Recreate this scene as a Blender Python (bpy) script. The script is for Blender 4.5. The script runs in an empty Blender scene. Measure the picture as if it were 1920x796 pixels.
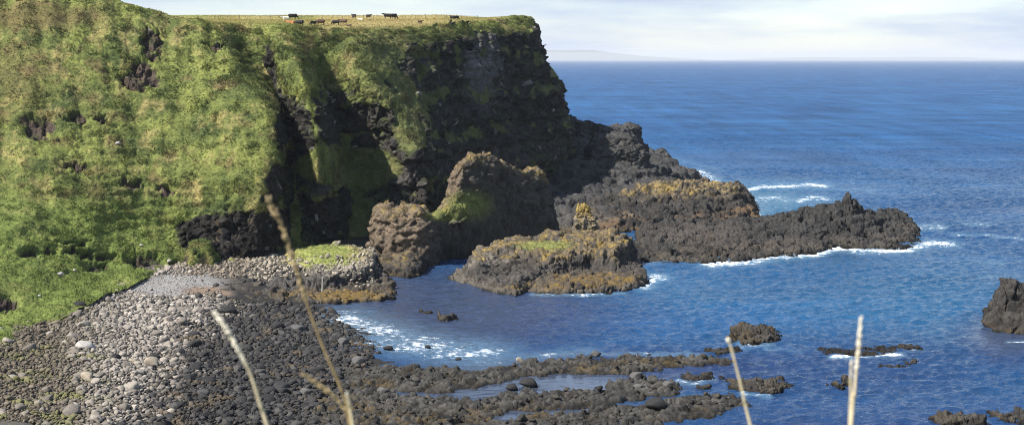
import bpy, bmesh, math, random
import numpy as np
from mathutils import Vector, Matrix, Quaternion
scene = bpy.context.scene
COL = scene.collection
rng = np.random.default_rng(7)
random.seed(7)

# ------------------------------------------------------------------ camera geometry
FPX, H = 2638.0, 42.0                      # focal length in photo pixels (1920 wide), eye height over the sea
PITCH = math.atan((398 - 111.0) / FPX)
CP, SP = math.cos(PITCH), math.sin(PITCH)

def W(px, py, D):
    """world point seen at photo pixel (px,py) at world depth y = D"""
    u = (px - 960) / FPX; v = (398 - py) / FPX
    dy = CP + v * SP; dz = v * CP - SP
    t = D / dy
    return np.array([u * t, D, H + dz * t])

def WZ(px, py, z):
    u = (px - 960) / FPX; v = (398 - py) / FPX
    dy = CP + v * SP; dz = v * CP - SP
    t = (z - H) / dz
    return np.array([u * t, dy * t, z])

def proj(P):
    P = np.asarray(P)
    x = P[..., 0]; y = P[..., 1]; z = P[..., 2] - H
    zc = y * CP - z * SP
    yc = z * CP + y * SP
    zc = np.maximum(zc, 1e-3)
    return 960 + FPX * x / zc, 398 - FPX * yc / zc

# ------------------------------------------------------------------ noise
def _hash(ix, iy, iz, seed):
    with np.errstate(over='ignore'):
        h = (ix.astype(np.uint32) * np.uint32(374761393) + iy.astype(np.uint32) * np.uint32(668265263)
             + iz.astype(np.uint32) * np.uint32(2246822519) + np.uint32((seed * 3266489917 + 12345) & 0xffffffff))
        h = (h ^ (h >> np.uint32(13))) * np.uint32(1274126177)
        h = (h ^ (h >> np.uint32(16))) * np.uint32(2654435761)
        return h ^ (h >> np.uint32(15))

def rnd(ix, iy, iz, seed):
    return (_hash(ix, iy, iz, seed) & np.uint32(0xffffff)).astype(np.float32) / np.float32(0xffffff)

def vnoise(P, seed=0):
    P = np.asarray(P, dtype=np.float32)
    i = np.floor(P).astype(np.int32); f = P - i
    f = f * f * f * (f * (f * 6 - 15) + 10)
    r = 0
    for dx in (0, 1):
        wx = f[:, 0] if dx else 1 - f[:, 0]
        for dy in (0, 1):
            wy = f[:, 1] if dy else 1 - f[:, 1]
            for dz in (0, 1):
                wz = f[:, 2] if dz else 1 - f[:, 2]
                h = _hash(i[:, 0] + dx, i[:, 1] + dy, i[:, 2] + dz, seed)
                # gradient noise
                g1 = (h & np.uint32(1023)).astype(np.float32) / 511.5 - 1
                g2 = ((h >> np.uint32(10)) & np.uint32(1023)).astype(np.float32) / 511.5 - 1
                g3 = ((h >> np.uint32(20)) & np.uint32(1023)).astype(np.float32) / 511.5 - 1
                fx = P[:, 0] - i[:, 0] - dx; fy = P[:, 1] - i[:, 1] - dy; fz = P[:, 2] - i[:, 2] - dz
                r = r + wx * wy * wz * (g1 * fx + g2 * fy + g3 * fz)
    return r * 1.6

def fbm(P, scale, octaves=4, seed=0, rough=0.5):
    Q = np.asarray(P, dtype=np.float32) / np.float32(scale)
    a, s, r = 1.0, 0.0, 0
    for o in range(octaves):
        r = r + a * vnoise(Q + 17.3 * o, seed + o * 31)
        s += a; a *= rough; Q = Q * 2.03
    return r / s

def worley(P, cell, seed=0):
    """F1, F2 in cell units and the random number of the nearest cell"""
    Q = np.asarray(P, dtype=np.float32) / np.asarray(cell, dtype=np.float32)
    i = np.floor(Q).astype(np.int32)
    n = len(Q)
    f1 = np.full(n, 9, np.float32); f2 = np.full(n, 9, np.float32); idr = np.zeros(n, np.float32)
    for dx in (-1, 0, 1):
        for dy in (-1, 0, 1):
            for dz in (-1, 0, 1):
                cx = i[:, 0] + dx; cy = i[:, 1] + dy; cz = i[:, 2] + dz
                h = _hash(cx, cy, cz, seed)
                px = cx + (h & np.uint32(1023)).astype(np.float32) / 1023
                py = cy + ((h >> np.uint32(10)) & np.uint32(1023)).astype(np.float32) / 1023
                pz = cz + ((h >> np.uint32(20)) & np.uint32(1023)).astype(np.float32) / 1023
                d = np.sqrt((px - Q[:, 0]) ** 2 + (py - Q[:, 1]) ** 2 + (pz - Q[:, 2]) ** 2)
                c = d < f1
                f2 = np.where(c, f1, np.minimum(f2, d))
                idr = np.where(c, rnd(cx, cy, cz, seed + 5), idr)
                f1 = np.where(c, d, f1)
    return f1, f2, idr

def facets(P, cell, seed=0, warp=0.35, tilt=1.0):
    """broken-rock relief: each cell a plane with its own height and tilt; also the distance to the cell's edge and its number"""
    P = np.asarray(P, dtype=np.float32)
    cell = np.asarray(cell, dtype=np.float32) * np.ones(3, np.float32)
    Q = P / cell
    Q = Q + warp * np.stack([vnoise(Q * 0.9 + 3.1, seed + 11), vnoise(Q * 0.9 + 7.7, seed + 12), vnoise(Q * 0.9 + 11.3, seed + 13)], 1)
    i = np.floor(Q).astype(np.int32); n = len(Q)
    f1 = np.full(n, 9, np.float32); f2 = np.full(n, 9, np.float32); hv = np.zeros(n, np.uint32)
    vx = np.zeros(n, np.float32); vy = vx.copy(); vz = vx.copy()
    for dx in (-1, 0, 1):
        for dy in (-1, 0, 1):
            for dz in (-1, 0, 1):
                cx = i[:, 0] + dx; cy = i[:, 1] + dy; cz = i[:, 2] + dz
                h = _hash(cx, cy, cz, seed)
                ex = Q[:, 0] - cx - (h & np.uint32(1023)).astype(np.float32) / 1023
                ey = Q[:, 1] - cy - ((h >> np.uint32(10)) & np.uint32(1023)).astype(np.float32) / 1023
                ez = Q[:, 2] - cz - ((h >> np.uint32(20)) & np.uint32(1023)).astype(np.float32) / 1023
                d = np.sqrt(ex * ex + ey * ey + ez * ez)
                c = d < f1
                f2 = np.where(c, f1, np.minimum(f2, d)); f1 = np.where(c, d, f1); hv = np.where(c, h, hv)
                vx = np.where(c, ex, vx); vy = np.where(c, ey, vy); vz = np.where(c, ez, vz)
    k = (hv * np.uint32(2654435761)) ^ (hv >> np.uint32(7))
    g = [((k >> np.uint32(s_)) & np.uint32(255)).astype(np.float32) / 127.5 - 1 for s_ in (0, 8, 16)]
    idr = ((k >> np.uint32(24)) & np.uint32(255)).astype(np.float32) / 255
    val = (idr - 0.5) + tilt * (g[0] * vx + g[1] * vy + g[2] * vz)
    return val.astype(np.float32), f2 - f1, idr

def sst(a, b, x):
    t = np.clip((x - a) / (b - a), 0, 1)
    return t * t * (3 - 2 * t)

def mix(a, b, t):
    a = np.asarray(a, np.float32); b = np.asarray(b, np.float32)
    t = np.asarray(t, np.float32)[:, None]
    return a * (1 - t) + b * t

def sdf_poly(x, y, poly):
    """signed distance in plan, positive inside"""
    poly = np.asarray(poly)[:, :2]
    best = np.full(x.shape, 1e9); inside = np.zeros(x.shape, bool)
    n = len(poly)
    for k in range(n):
        ax, ay = poly[k]; bx, by = poly[(k + 1) % n]
        ex, ey = bx - ax, by - ay
        L = ex * ex + ey * ey + 1e-12
        t = np.clip(((x - ax) * ex + (y - ay) * ey) / L, 0, 1)
        best = np.minimum(best, (x - ax - t * ex) ** 2 + (y - ay - t * ey) ** 2)
        c = ((ay > y) != (by > y)) & (x < (bx - ax) * (y - ay) / (by - ay + 1e-12) + ax)
        inside ^= c
    d = np.sqrt(best)
    return np.where(inside, d, -d)

def idw(x, y, pts, p=3.0, soft=1.0):
    pts = np.asarray(pts)
    num = 0; den = 0
    for X, Y, Z in pts:
        w = 1.0 / ((x - X) ** 2 + ((y - Y) * 0.8) ** 2 + soft) ** (p / 2)
        num = num + w * Z; den = den + w
    return num / den

# ------------------------------------------------------------------ object helpers
def set_props(o, label=None, cat=None, group=None, kind=None):
    if label: o['label'] = label
    if cat: o['category'] = cat
    if group: o['group'] = group
    if kind: o['kind'] = kind
    return o

def mesh_np(name, V, F, cols=None, mat=None, smooth=True, attrs=None, parent=None):
    V = np.asarray(V, np.float32); F = np.asarray(F, np.int32)
    me = bpy.data.meshes.new(name)
    k = F.shape[1]
    me.vertices.add(len(V)); me.vertices.foreach_set('co', V.ravel())
    me.loops.add(F.size); me.loops.foreach_set('vertex_index', F.ravel())
    me.polygons.add(len(F))
    me.polygons.foreach_set('loop_start', np.arange(0, F.size, k, dtype=np.int32))
    me.polygons.foreach_set('use_smooth', np.full(len(F), smooth))
    me.update(calc_edges=True)
    if cols is not None:
        a = me.color_attributes.new('Col', 'FLOAT_COLOR', 'POINT')
        c4 = np.ones((len(V), 4), np.float32); c4[:, :3] = np.clip(cols, 0, 1)
        a.data.foreach_set('color', c4.ravel())
    for nm, arr in (attrs or {}).items():
        a = me.attributes.new(nm, 'FLOAT', 'POINT'); a.data.foreach_set('value', np.asarray(arr, np.float32))
    if mat: me.materials.append(mat)
    o = bpy.data.objects.new(name, me); COL.objects.link(o)
    if parent: o.parent = parent
    return o

def grid_faces(R, C):
    i = np.arange(R * C).reshape(R, C)
    return np.stack([i[:-1, :-1].ravel(), i[:-1, 1:].ravel(), i[1:, 1:].ravel(), i[1:, :-1].ravel()], 1)

def grid_normals(P):
    du = np.gradient(P, axis=1); dv = np.gradient(P, axis=0)
    n = np.cross(du, dv)
    n /= np.linalg.norm(n, axis=2, keepdims=True) + 1e-9
    return n

def blur(A, k):
    """cheap separable box blur on axes 0 and 1"""
    for _ in range(2):
        for ax in (0, 1):
            pad = [(0, 0)] * A.ndim; pad[ax] = (k + 1, k)
            c = np.cumsum(np.pad(A, pad, mode='edge'), axis=ax)
            n = A.shape[ax]
            hi = np.take(c, np.arange(2 * k + 1, 2 * k + 1 + n), axis=ax)
            lo = np.take(c, np.arange(0, n), axis=ax)
            A = (hi - lo) / (2 * k + 1)
    return A

# ------------------------------------------------------------------ materials
def new_mat(name):
    m = bpy.data.materials.new(name); m.use_nodes = True
    nt = m.node_tree; nt.nodes.clear()
    out = nt.nodes.new('ShaderNodeOutputMaterial'); b = nt.nodes.new('ShaderNodeBsdfPrincipled')
    nt.links.new(b.outputs[0], out.inputs[0])
    return m, nt, b

def N(nt, t, **kw):
    n = nt.nodes.new(t)
    for k, v in kw.items(): setattr(n, k, v)
    return n

def col_mat(name, rough=0.85, spec=0.25, n1=3.0, amt=0.35, bump=0.5, bscale=4.0, bdist=0.25):
    """base colour from the mesh's own colour attribute, broken up by fine procedural noise, with bump"""
    m, nt, b = new_mat(name)
    at = N(nt, 'ShaderNodeAttribute'); at.attribute_name = 'Col'
    tc = N(nt, 'ShaderNodeTexCoord')
    no = N(nt, 'ShaderNodeTexNoise'); no.inputs['Scale'].default_value = n1; no.inputs['Detail'].default_value = 5; no.inputs['Roughness'].default_value = 0.65
    nt.links.new(tc.outputs['Object'], no.inputs['Vector'])
    mr = N(nt, 'ShaderNodeMapRange'); mr.inputs[1].default_value = 0.3; mr.inputs[2].default_value = 0.7
    mr.inputs[3].default_value = 1 - amt; mr.inputs[4].default_value = 1 + amt
    nt.links.new(no.outputs['Fac'], mr.inputs[0])
    mx = N(nt, 'ShaderNodeVectorMath', operation='MULTIPLY')
    nt.links.new(at.outputs['Color'], mx.inputs[0]); nt.links.new(mr.outputs[0], mx.inputs[1])
    nt.links.new(mx.outputs[0], b.inputs['Base Color'])
    b.inputs['Roughness'].default_value = rough; b.inputs['Specular IOR Level'].default_value = spec
    n2 = N(nt, 'ShaderNodeTexNoise'); n2.inputs['Scale'].default_value = bscale; n2.inputs['Detail'].default_value = 6; n2.inputs['Roughness'].default_value = 0.7
    nt.links.new(tc.outputs['Object'], n2.inputs['Vector'])
    bp = N(nt, 'ShaderNodeBump'); bp.inputs['Strength'].default_value = bump; bp.inputs['Distance'].default_value = bdist
    nt.links.new(n2.outputs['Fac'], bp.inputs['Height']); nt.links.new(bp.outputs[0], b.inputs['Normal'])
    return m

def flat_mat(name, rgb, rough=0.7, var=0.25, scale=8.0, spec=0.3):
    m, nt, b = new_mat(name)
    tc = N(nt, 'ShaderNodeTexCoord'); no = N(nt, 'ShaderNodeTexNoise'); no.inputs['Scale'].default_value = scale; no.inputs['Detail'].default_value = 4
    nt.links.new(tc.outputs['Object'], no.inputs['Vector'])
    cr = N(nt, 'ShaderNodeValToRGB')
    cr.color_ramp.elements[0].position = 0.3; cr.color_ramp.elements[1].position = 0.7
    cr.color_ramp.elements[0].color = (*[c * (1 - var) for c in rgb], 1); cr.color_ramp.elements[1].color = (*[min(1, c * (1 + var)) for c in rgb], 1)
    nt.links.new(no.outputs['Fac'], cr.inputs[0]); nt.links.new(cr.outputs[0], b.inputs['Base Color'])
    b.inputs['Roughness'].default_value = rough; b.inputs['Specular IOR Level'].default_value = spec
    return m

M_LAND = col_mat('grass_and_rock', rough=0.95, spec=0.1, n1=2.2, amt=0.45, bump=0.8, bscale=2.2, bdist=0.4)
M_ROCK = col_mat('basalt', rough=0.85, spec=0.2, n1=2.5, amt=0.4, bump=0.5, bscale=2.0, bdist=0.25)
M_STONE = col_mat('beach_stone', rough=0.85, spec=0.2, n1=5.0, amt=0.25, bump=0.4, bscale=6, bdist=0.08)
M_TUFT = col_mat('grass_blades', rough=0.8, spec=0.15, n1=1.0, amt=0.15, bump=0.0)

# linear base colours
G_BRIGHT = (0.178, 0.196, 0.054); G_DARK = (0.062, 0.080, 0.027); G_STRAW = (0.285, 0.230, 0.095); G_HEATH = (0.135, 0.102, 0.046)
R_DARK = (0.016, 0.0145, 0.013); R_GREY = (0.054, 0.049, 0.044); SOIL = (0.085, 0.062, 0.048)
LICHEN = (0.235, 0.165, 0.048); LICHEN2 = (0.145, 0.112, 0.066); WEED = (0.135, 0.086, 0.022); PALE = (0.27, 0.235, 0.19)

def grass_cols(P, seed=0):
    a = fbm(P, 9, 4, 100 + seed); b = fbm(P, 2.2, 4, 140 + seed); c = fbm(P * np.array([1, 1, 0.45]), 5, 4, 180 + seed)
    col = mix(G_DARK, G_BRIGHT, np.clip(0.62 + 1.2 * a + 0.8 * b, 0, 1))
    col = mix(col, G_STRAW, np.clip(1.8 * c + 0.7 * b - 0.12, 0, 0.8))
    col = mix(col, G_HEATH, np.clip(2.6 * fbm(P, 5, 4, 220 + seed) - 0.4, 0, 0.85))
    col = mix(col, np.array(G_DARK) * 0.75, np.clip(3.2 * fbm(P, 1.3, 4, 260 + seed) - 0.6, 0, 0.6))
    return col

def rock_cols(P, cellid, seed=0, base=(R_DARK, R_GREY)):
    a = fbm(P, 5, 4, 300 + seed); b = fbm(P, 1.0, 3, 340 + seed)
    return mix(base[0], base[1], np.clip(0.35 + 0.6 * a + 0.5 * b + 0.5 * (cellid - 0.5), 0, 1))

def ellip(px, py, cx, cy, rx, ry, soft=0.5):
    d = np.sqrt(((px - cx) / rx) ** 2 + ((py - cy) / ry) ** 2)
    return 1 - sst(1 - soft, 1 + soft, d)

# ------------------------------------------------------------------ the headland: a loft through surveyed columns, foot to brink, then the field
def crom(A, segs, axis):
    """Catmull-Rom through the control array along an axis, segs[k] samples in each segment"""
    A = np.moveaxis(A, axis, 0)
    n = len(A); out = []
    for k in range(n - 1):
        p0, p1, p2, p3 = A[max(k - 1, 0)], A[k], A[k + 1], A[min(k + 2, n - 1)]
        m = segs[k]
        t = np.linspace(0, 1, m, endpoint=False).reshape(-1, *([1] * (A.ndim - 1)))
        m1 = (p2 - p0) * 0.5 if k > 0 else (p2 - p1); m2 = (p3 - p1) * 0.5 if k < n - 2 else (p2 - p1)
        m1 = m1 * 0.8; m2 = m2 * 0.8
        out.append((2 * t**3 - 3 * t**2 + 1) * p1 + (t**3 - 2 * t**2 + t) * m1 + (-2 * t**3 + 3 * t**2) * p2 + (t**3 - t**2) * m2)
    out.append(A[-1:])
    return np.moveaxis(np.concatenate(out), 0, axis)

LC = [
 [(-420, 660, 190), (-420, 560, 215), (-420, 480, 238), (-420, 330, 268), (-420, 180, 290), (-420, 40, 306), (-420, -140, 325)],
 [(-200, 640, 195), (-200, 550, 217), (-200, 470, 239), (-200, 340, 268), (-200, 190, 289), (-200, 60, 305), (-200, -100, 322)],
 [(0, 652, 186), (0, 540, 220), (0, 460, 241), (0, 350, 267), (0, 200, 288), (0, 80, 303), (0, -60, 320)],
 [(130, 592, 212), (130, 505, 244), (130, 440, 258), (130, 370, 270), (130, 220, 288), (130, 90, 303), (130, -25, 319)],
 [(250, 538, 244), (250, 480, 265), (250, 430, 274), (250, 350, 281), (250, 220, 294), (250, 110, 305), (250, 14, 318)],
 [(345, 497, 270), (348, 455, 276), (352, 420, 279), (370, 330, 284), (385, 220, 295), (368, 125, 307), (340, 36, 320)],
 [(478, 492, 275), (484, 440, 278), (494, 390, 280), (515, 300, 286), (503, 205, 295), (442, 125, 308), (402, 42, 322)],
 [(548, 476, 290), (547, 425, 295), (552, 340, 305), (546, 260, 314), (526, 190, 319), (486, 112, 324), (450, 48, 331)],
 [(604, 455, 298), (602, 405, 296), (600, 330, 294), (588, 220, 299), (574, 160, 307), (545, 95, 319), (522, 51, 331)],
 [(662, 445, 315), (661, 390, 321), (656, 320, 327), (643, 250, 330), (622, 180, 331), (602, 105, 332), (587, 53, 339)],
 [(785, 425, 316), (787, 350, 319), (783, 281, 320), (745, 218, 325), (695, 152, 327), (667, 86, 334), (652, 56, 342)],
 [(842, 420, 336), (836, 340, 339), (826, 260, 342), (802, 190, 346), (776, 122, 350), (762, 82, 352), (750, 54, 357)],
 [(922, 380, 366), (912, 310, 368), (902, 240, 371), (892, 170, 373), (882, 110, 375), (877, 72, 377), (868, 45, 382)],
 [(1022, 335, 404), (1016, 280, 407), (1011, 220, 410), (1006, 160, 412), (1000, 108, 414), (990, 62, 416), (968, 34, 421)],
 [(1066, 295, 425), (1062, 240, 428), (1055, 190, 432), (1048, 150, 435), (1020, 112, 437), (1008, 70, 438), (998, 36, 441)],
 [(1075, 290, 470), (1060, 240, 472), (1045, 190, 474), (1030, 150, 476), (1010, 115, 478), (1000, 85, 480), (985, 50, 482)],
 [(960, 250, 560), (950, 220, 560), (945, 180, 560), (940, 150, 560), (935, 120, 560), (930, 90, 560), (925, 70, 560)],
]
def fieldz(D): return 50.2 + np.clip(D - 335, 0, 105) * 0.046 - np.clip(D - 440, 0, 400) * 0.03

ctrl = []
for ci, c in enumerate(LC):
    col = [W(*p) for p in c]
    b = col[-1]; bx, by, bz = b
    if ci >= 15:
        for dd in (6, 20, 40, 80): col.append(np.array([bx - dd * 0.9, by + dd * 0.15, bz + 0.2]))
    else:
        r1 = by + 13; z1 = max(fieldz(r1), bz - 0.6) if bz < 56 else bz - 0.3
        r2 = max(by + 30, 395); r3 = max(r2 + 25, 445); r4 = r3 + 120
        for r, z in ((r1, z1), (r2, fieldz(r2)), (r3, fieldz(r3)), (r4, fieldz(r4) - 6)):
            f = min(r, 460) / by if ci < 13 else 1 - 0.0009 * (r - by) * (1 if ci > 12 else 0)
            xx = bx * (r / by) if ci < 12 else bx - (r - by) * 0.12
            col.append(np.array([xx, r, z]))
    ctrl.append(col)
ctrl = np.array(ctrl).transpose(1, 0, 2)          # rows (foot..field), columns, xyz
csegs = []
for k in range(ctrl.shape[1] - 1):
    d = np.linalg.norm(ctrl[3, k + 1] - ctrl[3, k])
    csegs.append(max(6, int(d / (0.23 if 1 <= k < 14 else 0.9))))
rsegs = [46, 46, 62, 72, 66, 66, 34, 60, 34, 8]
P = crom(crom(ctrl, csegs, 1), rsegs, 0)
R, C = P.shape[:2]
brink_row = sum(rsegs[:6])
Nn = grid_normals(P)
if Nn[brink_row // 2, :, 1].mean() > 0: Nn = -Nn
rowi = np.repeat(np.arange(R), C)
Pf = P.reshape(-1, 3).astype(np.float32); Nf = Nn.reshape(-1, 3).astype(np.float32)
# shape in 3 passes: broad buttresses and gullies, rock facets / tussocks, scars
px, py = proj(Pf)
steep = 1 - Nf[:, 2]
field = sst(brink_row - 6, brink_row + 22, rowi)
n_big = fbm(Pf, 9, 4, 11); n_mid = fbm(Pf * np.array([1, 1, 0.5]), 4.0, 4, 12)
rock = sst(0.42, 0.62, steep + 0.30 * n_mid + 0.22 * n_big)
rock *= 1 - 0.9 * ellip(px, py, 180, 250, 330, 270, 0.15)       # the big western slope is turf
# ledges of turf on the wall
ledge = np.sin(Pf[:, 2] * 0.62 + 2.5 * n_big + 1.2 * fbm(Pf, 14, 2, 13)) * 0.5 + 0.5
rock *= 1 - 0.75 * sst(0.55, 0.95, ledge) * sst(-0.05, 0.3, fbm(Pf, 6, 3, 14) + 0.1)
rock *= 1 - 0.95 * np.maximum.reduce([ellip(px + 14 * n_mid, py, *e_, 0.3) for e_ in [(565, 115, 50, 72), (640, 105, 45, 70), (690, 150, 26, 50), (765, 245, 26, 36), (655, 312, 100, 38), (430, 95, 60, 60)]])
scars = [(262, 140, 34, 26), (285, 80, 18, 30), (75, 240, 32, 20), (140, 222, 22, 8), (190, 226, 14, 6), (140, 312, 26, 8)]
scars += [(248, 345, 22, 8), (310, 356, 14, 7), (405, 84, 24, 7)]
scar = np.zeros(len(Pf), np.float32)
jit = 22 * fbm(Pf, 2.2, 4, 15)
for cx, cy, rx, ry in scars:
    scar = np.maximum(scar, ellip(px + jit, py + jit, cx, cy, rx, ry, 0.35))
scar *= 1 - field
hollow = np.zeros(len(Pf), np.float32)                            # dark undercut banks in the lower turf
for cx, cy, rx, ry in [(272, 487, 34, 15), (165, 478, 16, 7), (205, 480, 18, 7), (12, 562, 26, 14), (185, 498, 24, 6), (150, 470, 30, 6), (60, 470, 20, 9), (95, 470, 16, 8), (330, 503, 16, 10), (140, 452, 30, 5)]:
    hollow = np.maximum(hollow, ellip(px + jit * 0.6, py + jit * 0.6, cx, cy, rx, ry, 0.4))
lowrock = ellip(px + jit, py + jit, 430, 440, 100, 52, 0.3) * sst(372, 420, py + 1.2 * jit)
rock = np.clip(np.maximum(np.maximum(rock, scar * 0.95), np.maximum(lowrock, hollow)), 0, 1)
rock = rock * (1 - field)
rock = np.maximum(rock, 0.85 * sst(5, 1, np.abs(rowi - brink_row + 3)) * sst(700, 800, px) * sst(0.0, 0.2, n_mid))
idx = rock > 0.02
f1, f2, cid = np.zeros(len(Pf), np.float32), np.ones(len(Pf), np.float32), np.full(len(Pf), 0.5, np.float32)
a, b_, c_ = facets(Pf[idx], (2.4, 2.4, 3.6), 21)
f1[idx], f2[idx], cid[idx] = a, b_, c_
g1, g2, gid = f1.copy(), f2.copy(), cid.copy()
a, b_, c_ = facets(Pf[idx], (0.9, 0.9, 1.1), 22)
g1[idx], g2[idx], gid[idx] = a, b_, c_
butt = fbm(Pf * np.array([1, 1, 0.22]), 7.0, 3, 23)
wall_amp = sst(500, 620, px) * (1 - field)
disp = 2.6 * butt * rock * wall_amp + 1.2 * fbm(Pf, 6, 3, 29) * wall_amp
band = ((Pf[:, 2] + 2.2 * n_big + 1.2 * fbm(Pf, 18, 2, 42)) / 6.2) % 1.0
disp += rock * wall_amp * 1.3 * (0.5 - band) * sst(0, 0.08, band)
disp += rock * (1.25 * f1 - 0.45 * sst(0.14, 0.0, f2) + 0.5 * g1 + 0.9 * fbm(Pf * np.array([1, 1, 0.5]), 3.0, 4, 36))
turf = (1 - rock)
tus = fbm(Pf * np.array([1, 1, 1.7]), 1.7, 4, 25)
terr = np.sin(Pf[:, 2] * 3.3 + 4.0 * fbm(Pf, 7, 3, 27))           # sheep terracettes
disp += turf * (1 - 0.85 * field) * (0.36 * tus + 0.2 * fbm(Pf, 0.6, 2, 37) + 0.14 * terr * sst(0.1, 0.4, steep) * (1 - wall_amp) + 0.8 * n_big * (1 - wall_amp))
disp += 0.12 * fbm(Pf, 3, 3, 26) * field
disp += 2.0 * fbm(np.stack([Pf[:, 0] + 0.35 * Pf[:, 2], Pf[:, 1] * 0.25, Pf[:, 2] * 0.22], 1), 7, 3, 41) * turf * (1 - field) * (1 - wall_amp)
disp -= 1.5 * scar * (1 - 0.4 * cid) + 1.9 * hollow
Pd = Pf + Nf * disp[:, None]
Nd = grid_normals(Pd.reshape(R, C, 3)).reshape(-1, 3)
if Nd[:, 2].mean() < 0: Nd = -Nd
# colours
gc = grass_cols(Pf)
gc = mix(gc, np.array(G_HEATH) * 0.9, 0.75 * np.maximum(ellip(px + 2 * jit, py + jit, 60, 30, 130, 26, 0.6), 0.6 * ellip(px + 2 * jit, py + jit, 30, 150, 60, 60, 0.8)))
gc = mix(gc, (0.085, 0.092, 0.042), 0.65 * sst(560, 760, px + 2 * jit) * (1 - field) * sst(45, 75, py))  # turf on the wall dulled, its shade put into the colour
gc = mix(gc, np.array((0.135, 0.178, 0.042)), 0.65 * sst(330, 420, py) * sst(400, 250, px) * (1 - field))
fz = mix(np.array(G_STRAW) * 1.12, np.array(G_BRIGHT) * 1.1, np.clip(0.45 + 1.2 * fbm(Pf, 12, 3, 31) - 0.75 * sst(560, 660, px) * sst(860, 780, px), 0, 1))
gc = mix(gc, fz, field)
rc = rock_cols(Pf, gid, 3)
rc = rc * (1 + 0.45 * sst(500, 700, px))[:, None]  # rock of the shaded wall coloured lighter to lift its shadow
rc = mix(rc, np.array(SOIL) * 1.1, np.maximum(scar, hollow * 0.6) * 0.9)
rc = rc * (0.75 + 0.5 * rnd(np.floor((Pf[:, 2] + 2.2 * n_big) / 6.2).astype(np.int32), np.zeros(len(Pf), np.int32), np.zeros(len(Pf), np.int32), 43))[:, None]
rc = mix(rc, (0.36, 0.34, 0.31), 0.55 * (gid > 0.98) * sst(0.0, 0.3, n_mid + 0.1))
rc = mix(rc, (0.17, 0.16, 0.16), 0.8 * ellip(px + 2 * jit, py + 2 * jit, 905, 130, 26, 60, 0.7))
rc = mix(rc, LICHEN2, np.clip(1.6 * fbm(Pf, 2.2, 3, 33) - 0.35, 0, 0.5) * lowrock)
rc = mix(rc, np.array(G_DARK) * 0.8, np.clip(2.2 * fbm(Pf, 3.2, 4, 34) + 0.15, 0, 0.75) * sst(0.25, 0.6, Nd[:, 2]) * (1 - lowrock))
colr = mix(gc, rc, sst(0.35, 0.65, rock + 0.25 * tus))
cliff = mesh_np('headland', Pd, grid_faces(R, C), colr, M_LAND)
set_props(cliff, kind='structure')
land_P, land_px, land_py, land_rock, land_field, land_N, land_col = Pd, px, py, rock, field, Nd, colr

# ------------------------------------------------------------------ generic heightfield rock with tiers
def zpts(lst):
    """(px,py,D) triples -> world points"""
    return np.array([W(*p) for p in lst])

def front(lst, z=0.0):
    return [tuple(WZ(a, b, z)[:2]) for a, b in lst]

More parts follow.
